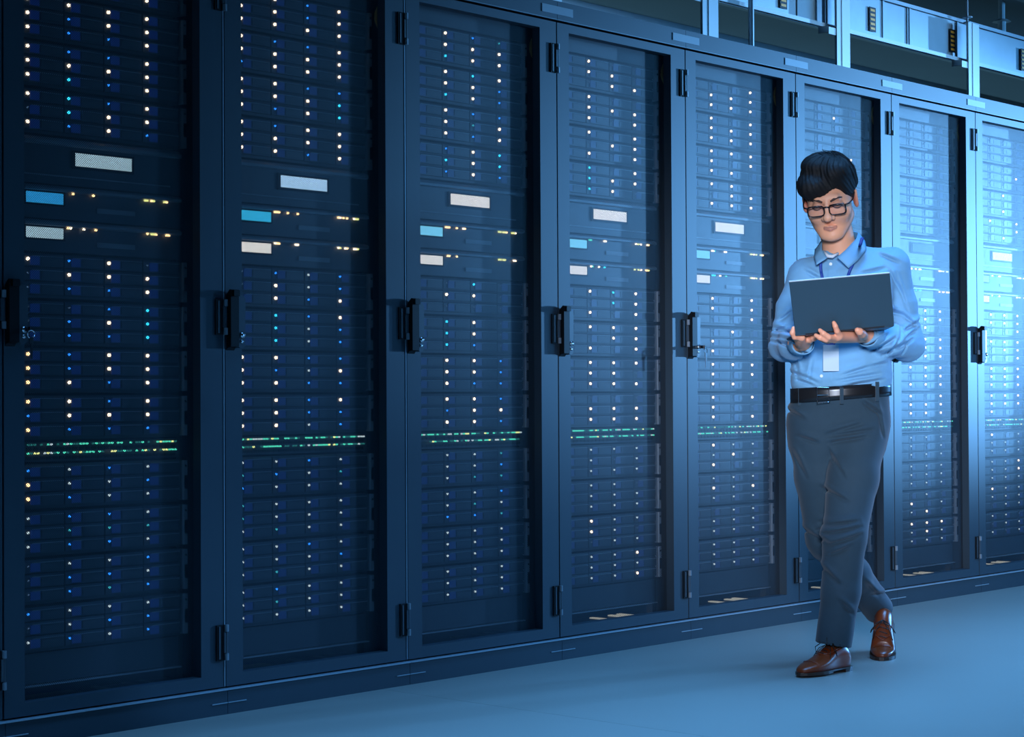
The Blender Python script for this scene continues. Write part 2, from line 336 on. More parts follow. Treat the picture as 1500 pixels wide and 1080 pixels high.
def make_server(cab_x, u, ci, where):
    zt = UT[u]; z0 = zt - 0.1305
    t = empty('drive_server', (cab_x, 0, z0))
    thing(t, 'dark twelve-drive server, %s, in the %s' % (SLOT[u], where), 'server', 'drive servers mounted in the cabinets')
    link('chassis', M_['chassis'], t); link('rack_ear', M_['ear_l'], t); link('rack_ear', M_['ear_r'], t)
    pt = pattern(ci, u)
    for c in range(4):
        for r_ in range(3):
            z = 0.1305 - 0.004 - 0.0388 * (r_ + 1) + 0.003
            d = link('drive', M_['drive'], t, (DX[c], 0, z))
            k = pt[c][r_]
            link('status_led', LM[k], d, (0.0125, SY - 0.001, 0.0190))
    return t

def leds_row(name, spots, r, parent):
    """small lamps of a front panel, joined: (x, z, kind)"""
    kinds = sorted(set(k for _, _, k in spots)); mb = MB()
    for x, z, k in spots: mb.cyl((x, SY - 0.010, z), r, 0.006, 'y', 6, kinds.index(k))
    o = link(name, mb.mesh(name, [LED[k] for k in kinds]), parent); o['kind'] = 'stuff'; return o

def front_unit(z0, z1, lip):
    m = MB(); m.box(0.102, 0.638, SY, SY + 0.5, z0, z1 - 0.002, 0)
    m.prism([(SY - 0.012, z1 - lip), (SY - 0.012, z1 - lip * 0.6), (SY, z1 - 0.002), (SY, z1 - lip - 0.003)], 0.104, 0.636, 1, 'x')
    return m
def make_display(cab_x, ci, where):
    t = empty('display_unit', (cab_x, 0, 0)); thing(t, 'rack unit with one lit display, in the %s' % where, 'display unit', 'display units in the cabinets')
    m = front_unit(1.526, 1.657, 0.020); m.box(0.104, 0.60, SY - 0.004, SY, 1.548, 1.552, 1)
    link('housing', m.mesh('housing', [MT['unit'], MT['lip']]), t)
    m = MB(); m.box(0.262, 0.472, SY - 0.004, SY, 1.574, 1.625); link('bezel', m.mesh('bezel', MT['black']), t)
    key = {0: 'pale', 1: 'cool', 6: 'off'}.get(ci, 'white')
    m = bx(0.272, 0.462, SY - 0.006, SY - 0.004, 1.582, 1.6185); link('display', m.mesh('display', SCR[key]), t)
    return t
def make_switch(cab_x, ci, k, where):
    z1 = 1.5235 if k == 0 else 1.4270; z0 = z1 - (0.094 if k == 0 else 0.089)
    t = empty('network_switch', (cab_x, 0, 0)); thing(t, '%s network switch with %s status window, in the %s' % (('upper', 'a blue') if k == 0 else ('lower', 'a pale'), where) if False else
        '%s of two network switches with small status window, in the %s' % ('upper' if k == 0 else 'lower', where), 'switch', 'network switches in the cabinets')
    m = front_unit(z0, z1, 0.016); zz = 1.4995 if k == 0 else 1.403
    m.box(0.345, 0.475, SY - 0.003, SY, zz - 0.045, zz - 0.031, 1)
    link('housing', m.mesh('housing', [MT['unit'], MT['lip']]), t)
    b = 'bezel'; link(b, bx(0.106, 0.238, SY - 0.004, SY, zz - 0.034, zz + 0.006).mesh(b, MT['black']), t)
    if k == 0: key = {0: 'blue', 1: 'cyan', 2: 'sky', 3: 'sky', 4: 'sky', 6: 'off'}.get(ci, 'sky')
    else: key = {0: 'pale', 6: 'off'}.get(ci, 'white')
    link('status_window', bx(0.112, 0.231, SY - 0.006, SY - 0.004, zz - 0.029, zz + 0.001).mesh('status_window', SCR[key]), t)
    r = random.Random(ci * 7 + k); sp = []
    y0 = zz + 0.003
    for x in (0.246, 0.254, 0.262, 0.298, 0.330, 0.338): 
        if r.random() < 0.75: sp.append((x, y0, r.choice('YYYW') if ci < 3 else r.choice('WWCG')))
    for x in (0.508, 0.516, 0.530, 0.538, 0.546, 0.576, 0.584, 0.592):
        if r.random() < 0.75: sp.append((x, y0, r.choice('YyyW')))
    leds_row('link_lights', sp, 0.0032, t)
    return t
def make_patch(cab_x, ci, where):
    t = empty('patch_unit', (cab_x, 0, 0)); thing(t, 'slim port unit with two rows of green link lights, in the %s' % where, 'patch unit', 'green-lit port units in the cabinets')
    m = MB(); m.box(0.102, 0.638, SY + 0.006, SY + 0.4, 0.758, 0.8125, 0); m.box(0.104, 0.636, SY, SY + 0.006, 0.8095, 0.8125, 1)
    link('housing', m.mesh('housing', [MT['chassis'], MT['rail']]), t)
    m = MB()
    for row in range(2):
        for i in range(24): m.box(0.118 + i * 0.0212, 0.134 + i * 0.0212, SY + 0.003, SY + 0.006, 0.788 - row * 0.024, 0.797 - row * 0.024)
    o = link('port_sockets', m.mesh('port_sockets', MT['black']), t); o['kind'] = 'stuff'
    r = random.Random(ci * 13 + 5); sp = []
    for row, z in ((0, 0.8055), (1, 0.7820)):
        for i in range(48):
            p = r.random()
            k = 'G' if p < 0.30 else 'y' if p < 0.38 else 'w' if p < 0.50 else 'g' if p < 0.80 else None
            if i in (12, 13, 30, 31) and ci % 2: k = 'G'
            if k: sp.append((0.116 + i * 0.0106, z, k))
    leds_row('link_lights', sp, 0.0030, t)
    return t

where_of = lambda i: ('edge-cut leftmost cabinet' if i < 0 else '%s cabinet from left' % ORD[i])
for ci in range(-1, 9):
    X = ci * CW; wh = where_of(ci)
    t = empty('server_cabinet', (X, 0, 0))
    extra = {-1: 'sliver of a black server cabinet at the left photo edge', 0: 'large dark server cabinet, first from the left, key hanging in its lock',
             1: 'dark server cabinet, second from the left, with perforated door', 2: 'dark server cabinet, third from the left, left of the light-washed ones',
             3: 'blue-lit server cabinet, fourth from the left, with perforated door', 4: 'server cabinet, fifth from the left, keys in its door lock',
             5: 'server cabinet, sixth from the left, directly behind the walking man', 6: 'brightly lit server cabinet, seventh, just right of the man',
             7: 'server cabinet, eighth from the left, cut by the right photo edge', 8: 'server cabinet, ninth from the left, outside the right photo edge'}[ci]
    thing(t, extra, 'cabinet', 'row of server cabinets')
    for k, nm in (('side_l', 'side_panel'), ('side_r', 'side_panel'), ('back', 'back_panel'), ('top', 'top_panel'), ('base', 'base_panel'), ('fascia', 'fascia'),
                  ('plinth', 'plinth'), ('rail_l', 'mounting_rail'), ('rail_r', 'mounting_rail'), ('blank', 'blank_panel'), ('blank2', 'blank_panel'), ('sill', 'sill_rail'), ('wire', 'ground_wire')):
        o = link(nm, M_[k], t)
        if k == 'wire': o['label'] = 'looped yellow ground wire'
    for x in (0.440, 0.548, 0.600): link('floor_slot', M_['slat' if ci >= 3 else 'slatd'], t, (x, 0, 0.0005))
    link('slot_plate', M_['plate'], t)
    if ci <= 1: link('cable_tray_plate', M_['tray'], t, (0.13 if ci == 0 else 0.10, 0.05, 0))
    d = link('door', M_['door'], t)
    link('perforated_panel', M_['perf'], d); link('handle', M_['handle'], d); link('lock_plate', M_['lock_plate'], d)
    link('lock_cylinder', M_['lock'], d)
    if ci in (0, 1): link('edge_highlight', M_['edge'], d)
    if ci in (0, 4): link('key', M_['key'], d)['label'] = 'chrome key hanging in the lock'
    for z in (2.129, 1.170, 0.211): link('hinge', M_['hinge'], d, (0, 0, z))
    for u in range(12): make_server(X, u, ci, wh)
    make_display(X, ci, wh); make_switch(X, ci, 0, wh); make_switch(X, ci, 1, wh); make_patch(X, ci, wh)
strip = bx(-0.083, 0.083, -0.0065, -0.004, 2.286, 2.3145).mesh('name_strip', MT['strip'])
for s in range(0, 9):
    a = ORD[s - 1] if s > 0 else 'cut-off'; b = ORD[s]
    thing(link('name_strip', strip, None, (s * CW, 0, 0)), 'pale blank strip on the fascia joint between the %s and %s cabinets' % (a, b), 'strip', 'blank strips on the cabinet tops')

# ------------------------------------------------------------------ overhead cable duct and its supports
PX = [2.46, 3.45, 4.455, 5.645]
for i, x in enumerate(PX):
    t = empty('support_post', (x, 0.25, Z_TOP))
    nm = ['outside the frame', 'leftmost in view, right of the fourth name strip', 'middle one, above the sixth cabinet', 'rightmost one, above the eighth cabinet'][i]
    thing(t, 'white steel post holding the overhead duct, ' + nm, 'post', 'posts holding the overhead duct')
    m = MB(); h = 0.445
    m.box(0, 0.108, 0, 0.006, 0, h); m.box(0, 0.006, 0.006, 0.012, 0, h); m.box(0.102, 0.108, 0.006, 0.045, 0, h); m.box(0.038, 0.044, -0.003, 0, 0, h)
    link('upright', m.mesh('upright', MT['postm']), t)
    m = MB(); m.box(-0.060, -0.0005, 0.004, 0.060, 0.247, 0.252); m.box(-0.060, -0.0005, 0.004, 0.008, 0.215, 0.252); m.box(-0.060, -0.056, 0.008, 0.060, 0.222, 0.247)
    link('bracket', m.mesh('bracket', MT['postm']), t)
    m = MB(); m.cyl((0.044, 0.03, h), 0.006, 3.05 - Z_TOP - h, 'z', 8); m.cyl((0.044, 0.03, h), 0.020, 0.010, 'z', 6); m.cyl((0.044, 0.03, h + 0.03), 0.026, 0.006, 'z', 10)
    link('threaded_rod', m.mesh('threaded_rod', MT['galvd']), t)
m = MB(); m.cyl((0, 0, 0), 0.013, 0.31, 'z', 10); m.box(-0.017, 0.017, -0.017, 0.017, 0.0, 0.05)
thing(link('hanger_rod', m.mesh('hanger_rod', MT['galv'], False), None, (3.82, 0.27, Z_TOP)), 'thin steel rod rising from cabinet top to duct between two posts', 'rod')
t = empty('cable_duct', (0, 0, 0)); thing(t, 'long light blue metal duct running above the cabinets', 'duct')
segs = [1.6, 2.54, 3.49, 4.27, 4.50, 4.988, 5.217, 5.689, 6.60, 7.6]
for i in range(len(segs) - 1):
    a, b = segs[i], segs[i + 1]
    m = MB(); dp = 0.004 if i % 2 else 0.0
    m.box(a + 0.002, b - 0.002, 0.335 + dp, 0.36, 2.618, 2.800); 
    m.box(a + 0.002, a + 0.012, 0.329 + dp, 0.335 + dp, 2.618, 2.800); m.box(b - 0.012, b - 0.002, 0.329 + dp, 0.335 + dp, 2.618, 2.800)
    link('duct_panel', m.mesh('duct_panel', MT['galv'] if i < 8 else MT['galvd']), t)
m = MB(); m.box(1.6, 7.6, 0.300, 0.335, 2.603, 2.608); m.box(1.6, 7.6, 0.298, 0.303, 2.590, 2.608); m.box(1.6, 7.6, 0.335, 0.36, 2.606, 2.616)
link('lower_flange', m.mesh('lower_flange', MT['postm']), t)
m = MB(); m.box(1.6, 7.6, 0.322, 0.36, 2.802, 2.808); m.box(1.6, 7.6, 0.318, 0.323, 2.795, 2.812)
link('upper_flange', m.mesh('upper_flange', MT['galvd']), t)
for i, x in enumerate((4.121, 4.855, 5.600, 6.341)):
    m = MB(); m.box(x, x + 0.055, 0.3268, 0.3288, 2.635, 2.750, 0)
    for k in range(5): m.prism([(x + 0.008, 2.644 + k * 0.0215), (x + 0.046, 2.644 + k * 0.0215), (x + 0.044, 2.655 + k * 0.0215), (x + 0.006, 2.655 + k * 0.0215)], 0.3255, 0.3268, 1, 'y')
    link('hazard_sticker', m.mesh('hazard_sticker', [MT['black'], MT['orange']]), t)['label'] = 'black and orange striped sticker'
# ceiling rails and sprinkler
for i, y in enumerate((0.95, 1.55, 2.15, 0.35)):
    m = bx(-4, 14, y, y + 0.035, 3.02, 3.05)
    o = link('trim_%d' % (i + 1), m.mesh('trim', MT['galvd'])); struct(o)
t = empty('ceiling_sprinkler', (6.46, 0.50, 2.80)); thing(t, 'small round fitting hanging from the ceiling right of the rightmost post', 'fitting')
m = MB(); m.cyl((0, 0, 0.13), 0.05, 0.012, 'z', 16, r2=0.03); link('flange', m.mesh('flange', MT['postm'], False), t)
m = MB(); m.cyl((0, 0, 0.14), 0.018, 0.11, 'z', 10); link('stem', m.mesh('stem', MT['postm'], False), t)
m = MB(); m.cyl((0, 0, 0.06), 0.022, 0.07, 'z', 10); m.cyl((0, 0, 0.04), 0.030, 0.02, 'z', 10); link('nozzle', m.mesh('nozzle', MT['postm'], False), t)

# =====================================================================================
#                                     THE WALKING MAN
# =====================================================================================
D0 = 6.52                                   # distance of his hips from the lens, along its axis
MAN_ROT = -0.829                            # his local x runs to the photograph's right, local y away from the lens
def ray(px, py):
    r = ROT @ Vector(((px - 750) / 2774.57, -(py - 540) / 2774.57, -1.0)); return r
_g = CAM + ray(1228, 560) * D0
MAN0 = Vector((_g.x, _g.y, 0.0))
_Rm = Matrix.Rotation(MAN_ROT, 3, 'Z')
def L(px, py, ly):
    """point of his body measured at a photograph position, ly metres behind the plane of his hips"""
    o = _Rm.transposed() @ (CAM - MAN0); d = _Rm.transposed() @ ray(px, py)
    t = (ly - o.y) / d.y; p = o + d * t
    return np.array((p.x, p.y, p.z))

# ---- signed distance helpers
def seg_t(P, a, b):
    ab = b - a; t = np.clip(((P - a) @ ab) / (ab @ ab), 0, 1); return t, np.sqrt(((P - a - t[:, None] * ab) ** 2).sum(1))
def rc(P, a, b, ra, rb):
    t, d = seg_t(P, np.asarray(a, float), np.asarray(b, float)); return d - (ra + (rb - ra) * t)
def ell(P, c, r, R=None):
    q = P - np.asarray(c, float)
    if R is not None: q = q @ R
    r = np.asarray(r, float); k0 = np.sqrt(((q / r) ** 2).sum(1)); k1 = np.sqrt(((q / r ** 2) ** 2).sum(1)) + 1e-9
    return k0 * (k0 - 1) / k1
def smin(a, b, k):
    h = np.clip(0.5 + 0.5 * (b - a) / k, 0, 1); return b + (a - b) * h - k * h * (1 - h)
def smax(a, b, k): return -smin(-a, -b, k)
def chain(P, pts, rs, k=0.0):
    d = None
    for i in range(len(pts) - 1):
        e = rc(P, pts[i], pts[i + 1], rs[i], rs[i + 1]); d = e if d is None else (smin(d, e, k) if k else np.minimum(d, e))
    return d
def folds(P, lst):
    o = np.zeros(len(P))
    for a, b, w, amp in lst:
        a2, b2 = np.asarray(a, float), np.asarray(b, float); m_ = (P[:, 1] > 0.08) if a2[1] > 0.1 else (P[:, 1] < 0.07)
        if not m_.any(): continue
        t, d = seg_t(P[m_][:, [0, 2]], a2[[0, 2]], b2[[0, 2]]); o[m_] += amp * np.exp(-(d / w) ** 2) * np.sin(np.pi * np.clip(t * 0.9 + 0.05, 0, 1)) ** 0.7
    return o
def rotm(yaw=0, pitch=0, roll=0):
    M = Matrix.Rotation(math.radians(roll), 3, 'Y') @ Matrix.Rotation(math.radians(yaw), 3, 'Z') @ Matrix.Rotation(math.radians(pitch), 3, 'X')
    return np.array(M)

def surface(fn, lo, hi, h, name, mats, relax=1):
    """closed surface of fn = 0 (surface nets), evaluated only near the surface"""
    lo = np.array(lo, float); hi = np.array(hi, float); n = np.ceil((hi - lo) / h).astype(int) + 1
    B = 6; nb = (n + B - 1) // B + 1; n = nb * B + 1
    c = np.stack(np.meshgrid(*[(np.arange(k) + 0.5) * B for k in nb], indexing='ij'), -1).reshape(-1, 3)
    dc = fn(lo + c * h)
    V = np.repeat(np.repeat(np.repeat(np.sign(dc).reshape(nb).astype(np.float32), B, 0), B, 1), B, 2)
    V = np.pad(V, ((0, 1), (0, 1), (0, 1)), mode='edge')
    near = np.abs(dc) < B * h * 0.87 + 0.012
    bi = (c[near] - B / 2).astype(int)
    off = np.stack(np.meshgrid(*[np.arange(B + 1)] * 3, indexing='ij'), -1).reshape(-1, 3)
    idx = (bi[:, None, :] + off[None]).reshape(-1, 3)
    flat = np.unique(np.ravel_multi_index(idx.T, V.shape))
    ijk = np.stack(np.unravel_index(flat, V.shape), -1)
    vals = np.empty(len(ijk), np.float32)
    for s in range(0, len(ijk), 400000): vals[s:s + 400000] = fn(lo + ijk[s:s + 400000] * h)
    V.ravel()[flat] = vals
    cand = ijk[(ijk < np.array(V.shape) - 1).all(1) & (ijk > 0).all(1)]
    co = np.array([(i, j, k) for i in (0, 1) for j in (0, 1) for k in (0, 1)])
    corner = np.stack([V[cand[:, 0] + a, cand[:, 1] + b, cand[:, 2] + e] for a, b, e in co], 1)
    s = (corner < 0).sum(1); act = (s > 0) & (s < 8); cells = cand[act]; cv = corner[act]
    ID = np.full(V.shape, -1, np.int32); ID[cells[:, 0], cells[:, 1], cells[:, 2]] = np.arange(len(cells))
    acc = np.zeros((len(cells), 3)); cnt = np.zeros(len(cells))
    for a in range(8):
        for b in range(a + 1, 8):
            if np.abs(co[a] - co[b]).sum() != 1: continue
            va, vb = cv[:, a], cv[:, b]; x = (va < 0) != (vb < 0); t = np.where(x, va / np.where(x, va - vb, 1), 0)
            acc += np.where(x[:, None], co[a] + t[:, None] * (co[b] - co[a]), 0); cnt += x
    pos = lo + (cells + acc / cnt[:, None]) * h
    faces = []
    for ax in range(3):
        e = np.zeros(3, int); e[ax] = 1; u = np.zeros(3, int); u[(ax + 1) % 3] = 1; w = np.zeros(3, int); w[(ax + 2) % 3] = 1
        c0 = V[cells[:, 0], cells[:, 1], cells[:, 2]]; q = cells + e; c1 = V[q[:, 0], q[:, 1], q[:, 2]]
        x = (c0 < 0) != (c1 < 0); cc = cells[x]; flip = (c0[x] < 0)
        g = lambda d: ID[tuple((cc + d).T)]
        F = np.stack([g(0 * e), g(-u), g(-u - w), g(-w)], 1); ok = (F >= 0).all(1); F = F[ok]; fl_ = flip[ok]
        F[~fl_] = F[~fl_][:, ::-1]; faces.append(F)
    F = np.concatenate(faces)
    me = bpy.data.meshes.new(name); me.vertices.add(len(pos)); me.vertices.foreach_set('co', pos.ravel())
    me.loops.add(F.size); me.loops.foreach_set('vertex_index', F.ravel().astype(np.int32))
    me.polygons.add(len(F)); me.polygons.foreach_set('loop_start', np.arange(0, F.size, 4, dtype=np.int32)); me.polygons.foreach_set('loop_total', np.full(len(F), 4, np.int32))
    me.polygons.foreach_set('use_smooth', np.ones(len(F), bool))
    for m in (mats if isinstance(mats, (list, tuple)) else [mats]): me.materials.append(m)
    me.update(); me.validate(); return me, pos

def sines(P, seed, freq, n=5):
    r = np.random.RandomState(seed); o = np.zeros(len(P))
    for i in range(n):
        d = r.normal(size=3); d /= np.linalg.norm(d); o += np.sin(P @ d * freq * (0.7 + 0.7 * r.rand()) + r.rand() * 6.3)
    return o / n

man = empty('person', tuple(MAN0), (0, 0, MAN_ROT))
thing(man, 'young man in glasses, blue shirt and grey trousers walking while looking at a laptop', 'person')

# ---- skin material with painted regions
def skin_mat():
    m = mat('skin', (0.62, 0.40, 0.29), 0.48, spec=0.4); nt = m.node_tree; b = nt.nodes['Principled BSDF']
    a = nt.nodes.new('ShaderNodeAttribute'); a.attribute_name = 'tone'; nt.links.new(a.outputs['Color'], b.inputs['Base Color'])
    b.inputs['Subsurface Weight'].default_value = 0.12; b.inputs['Subsurface Radius'].default_value = (0.02, 0.008, 0.004)
    return m
MT['skin'] = skin_mat()
MT['hair'] = mat('black_hair', (0.010, 0.010, 0.010), 0.65, spec=0.25, bump=0.3, bscale=160)
MT['shirt'] = mat('blue_cotton', (0.19, 0.42, 0.62), 0.75, spec=0.25, noise=0.05, nscale=30, bump=0.06, bscale=300, sheen=0.15)
MT['collar'] = mat('blue_cotton_plain', (0.19, 0.42, 0.62), 0.75, spec=0.25)
MT['trouser'] = mat('grey_wool', (0.028, 0.056, 0.078), 0.8, spec=0.2, noise=0.06, nscale=60, sheen=0.15)
MT['belt'] = mat('black_leather', (0.012, 0.012, 0.013), 0.28, spec=0.6)
MT['leather'] = mat('brown_leather', (0.22, 0.042, 0.010), 0.3, spec=0.5, noise=0.3, nscale=24, coat=0.15)
MT['sole'] = mat('dark_sole', (0.05, 0.028, 0.018), 0.4)
MT['lace'] = mat('dark_lace', (0.025, 0.02, 0.018), 0.6)
MT['laptop'] = mat('laptop_grey_metal', (0.040, 0.083, 0.115), 0.45, metal=0.2, noise=0.03, nscale=5)
MT['laptop_edge'] = mat('laptop_edge_metal', (0.7, 0.75, 0.8), 0.35, metal=0.2)
MT['keys'] = mat('laptop_keys', (0.02, 0.02, 0.022), 0.5)
MT['lscreen'] = emis('laptop_screen', (0.55, 0.72, 1.0), 0.7)
MT['lanyard'] = mat('blue_lanyard', (0.015, 0.06, 0.32), 0.6)
MT['badge'] = mat('white_badge_card', (0.55, 0.66, 0.72), 0.35)
MT['badge2'] = mat('badge_header_grey', (0.38, 0.50, 0.58), 0.35)
MT['white'] = mat('white_cotton', (0.75, 0.78, 0.8), 0.8)
MT['button'] = mat('pearl_button', (0.8, 0.85, 0.88), 0.25)
MT['glassframe'] = mat('dark_spectacle_frame', (0.012, 0.008, 0.008), 0.25)
MT['brow'] = mat('eyebrow_hair', (0.07, 0.04, 0.03), 0.8)
def lens_mat():
    m = bpy.data.materials.new('spectacle_lens'); m.use_nodes = True; nt = m.node_tree; out = nt.nodes['Material Output']
    gl = nt.nodes.new('ShaderNodeBsdfGlossy'); gl.inputs['Roughness'].default_value = 0.05; gl.inputs['Color'].default_value = (0.45, 0.55, 1, 1)
    tr = nt.nodes.new('ShaderNodeBsdfTransparent'); tr.inputs['Color'].default_value = (0.95, 0.96, 0.98, 1)
    mx = nt.nodes.new('ShaderNodeMixShader'); mx.inputs['Fac'].default_value = 0.035
    nt.links.new(tr.outputs[0], mx.inputs[1]); nt.links.new(gl.outputs[0], mx.inputs[2]); nt.links.new(mx.outputs[0], out.inputs['Surface']); return m
MT['lens'] = lens_mat()

# ---- skeleton, read off the photograph
HC = L(1216, 294, -0.045); HR = rotm(-17, 20, -5); HS = 1.05
def H2(q): return HC + HR @ (np.asarray(q, float) * HS)          # head-local to man-local
neck0 = L(1233, 372, 0.035)
shl, shr = L(1181, 405, 0.01), L(1306, 389, 0.02)                 # image-left, image-right shoulder
ell_, elr = L(1149, 507, 0.03), L(1329, 505, 0.05)
wrl, wrr = L(1176, 503, -0.20), L(1269, 491, -0.215)
hipl, hipr = L(1193, 622, 0.0), L(1261, 620, -0.01)
# rear leg (image-left hip) and front leg (image-right hip)
R_LEG = [hipl, L(1201, 700, 0.0), L(1211, 788, 0.03), L(1250, 842, 0.19), L(1287, 893, 0.34)]
F_LEG = [hipr, L(1249, 700, -0.09), L(1237, 785, -0.16), L(1232, 865, -0.155), L(1221, 942, -0.150)]

def head_sdf(P):
    Q = ((P - HC) @ HR) / HS; A = np.array
    d = ell(Q, (0, 0.020, 0.045), (0.076, 0.096, 0.088))
    d = smin(d, ell(Q, (0, -0.028, -0.012), (0.067, 0.070, 0.088)), 0.03)
    for s in (-1, 1):
        d = smin(d, rc(Q, A((s * 0.048, -0.004, -0.054)), A((s * 0.021, -0.068, -0.090)), 0.023, 0.021), 0.026)
        d = smin(d, ell(Q, (s * 0.042, -0.062, -0.022), (0.026, 0.026, 0.026)), 0.025)          # cheek
    d = smin(d, ell(Q, (0, -0.084, -0.095), (0.022, 0.016, 0.016)), 0.02)                       # chin
    d = smin(d, rc(Q, A((-0.030, -0.088, 0.031)), A((0.030, -0.088, 0.031)), 0.010, 0.010), 0.018)   # brow
    for s in (-1, 1): d = smax(d, -ell(Q, (s * 0.033, -0.108, 0.008), (0.021, 0.016, 0.012)), 0.012)  # sockets
    for s in (-1, 1): d = smin(d, ell(Q, (s * 0.0325, -0.083, 0.008), (0.016, 0.0145, 0.0125)), 0.004)
    nose = rc(Q, A((0, -0.094, 0.024)), A((0, -0.120, -0.022)), 0.0070, 0.0100)
    nose = smin(nose, ell(Q, (0, -0.122, -0.025), (0.0140, 0.0130, 0.0115)), 0.008)
    for s in (-1, 1): nose = smin(nose, ell(Q, (s * 0.0150, -0.107, -0.029), (0.0080, 0.0100, 0.0080)), 0.006)
    d = smin(d, nose, 0.007)
    for s in (-1, 1): d = smax(d, -ell(Q, (s * 0.0065, -0.114, -0.0385), (0.0035, 0.005, 0.004)), 0.003)
    up = chain(Q, [A((-0.0190, -0.090, -0.0635)), A((-0.006, -0.0985, -0.0590)), A((0.006, -0.0985, -0.0590)), A((0.0190, -0.090, -0.0635))], [0.0030, 0.0046, 0.0046, 0.0030])
    lo = chain(Q, [A((-0.017, -0.0895, -0.0675)), A((0, -0.0955, -0.0705)), A((0.017, -0.0895, -0.0675))], [0.0030, 0.0058, 0.0030])
    d = smin(d, up, 0.005); d = smin(d, lo, 0.005)
    d = smax(d, -chain(Q, [A((-0.024, -0.093, -0.0650)), A((0, -0.1085, -0.0645)), A((0.024, -0.093, -0.0650))], [0.0012, 0.0016, 0.0012]), 0.003)
    for s in (-1, 1):
        Re = np.array(Matrix.Rotation(s * 0.35, 3, 'Z') @ Matrix.Rotation(0.15, 3, 'X'))
        e = ell(Q, (s * 0.082, 0.012, -0.004), (0.009, 0.020, 0.033), Re)
        e = smax(e, -ell(Q, (s * 0.092, 0.006, 0.000), (0.009, 0.011, 0.019), Re), 0.004)
        d = smin(d, e, 0.008)
    return d * HS
# hands: chains of joints, palm to fingertip
def hand_right_side(P):      # his left hand, under the laptop, palm up, fingers spread over the lid
    w = wrr
    d = rc(P, w + np.array([0.02, 0.02, 0]), w, 0.027, 0.024)
    K = [L(1230, 492, -0.372), L(1226, 495, -0.365), L(1222, 497.5, -0.350), L(1226, 497, -0.318)]
    for k_ in K: d = smin(d, rc(P, w + (k_ - w) * 0.15, k_, 0.0185, 0.0115), 0.012)
    fg = [[K[0], L(1226, 485, -0.396), L(1223.5, 478, -0.405), L(1221.5, 473, -0.402)],
          [K[1], L(1214, 494, -0.402), L(1206, 488.5, -0.408), L(1201, 484, -0.402)],
          [K[2], L(1210, 498, -0.392), L(1201, 495, -0.398), L(1195, 491.5, -0.392)],
          [K[3], L(1213, 499.5, -0.345), L(1206, 498, -0.348), L(1201, 496, -0.350)]]
    for f in fg: d = smin(d, chain(P, f, [0.0105, 0.0092, 0.0085, 0.0070], 0.003), 0.007)
    th = [L(1264, 492, -0.28), L(1262, 489, -0.355), L(1259, 486, -0.388), L(1256, 484, -0.394)]
    return smin(d, chain(P, th, [0.017, 0.0145, 0.0120, 0.0095], 0.004), 0.008)
def hand_left_side(P):       # his right hand, holding the laptop's far corner
    w = wrl
    d = rc(P, w + np.array([-0.02, 0.03, 0]), w, 0.027, 0.023)
    K = [L(1174, 495, -0.325), L(1172, 497, -0.305), L(1171, 499, -0.285), L(1171, 501, -0.265)]
    for k_ in K: d = smin(d, rc(P, w + (k_ - w) * 0.15, k_, 0.018, 0.0115), 0.012)
    for i, k_ in enumerate(K):
        dy = 0.022 * i; tip = [L(1164.0, 494, -0.340 + dy), L(1160.5, 488, -0.350 + dy), L(1162.5, 481 + i, -0.352 + dy)]
        d = smin(d, chain(P, [k_] + tip, [0.0105, 0.0092, 0.0085, 0.0070], 0.003), 0.007)
    th = [w + np.array([0.012, -0.02, 0.006]), L(1186, 497, -0.28), L(1192, 495, -0.30), L(1197, 494, -0.315)]
    return smin(d, chain(P, th, [0.016, 0.013, 0.011, 0.009], 0.004), 0.008)
def torso_prof(P, prof, yaw=-6):
    z = P[:, 2]; zs = [p[0] for p in prof]
    cx, cy, a, b = [np.interp(z, zs, [p[i] for p in prof]) for i in (1, 2, 3, 4)]
    c, s = math.cos(math.radians(yaw)), math.sin(math.radians(yaw)); x = P[:, 0] - cx; y = P[:, 1] - cy
    u, v = x * c + y * s, -x * s + y * c
    q = np.sqrt((u / a) ** 2 + (v / b) ** 2); return (q - 1) * np.minimum(a, b)
def zx(py): return L(1228, py, 0)[2]
def xx(px): return L(px, 560, 0)[0]
def row(py, xl, xr, depth, cy=0.0): return (zx(py), (xx(xl) + xx(xr)) / 2, cy, (xx(xr) - xx(xl)) / 2, depth)
SH_PROF = sorted([row(600, 1168, 1296, .100), row(575, 1164, 1300, .104), row(566, 1160, 1304, .114), row(556, 1159, 1306, .121), row(540, 1160, 1305, .121), row(500, 1164, 1305, .118), row(450, 1164, 1307, .120, .005),
           row(420, 1166, 1311, .118, .01), row(398, 1172, 1310, .105, .02), row(385, 1184, 1298, .088, .03), row(374, 1205, 1275, .068, .035), row(362, 1212, 1262, .05, .04)])
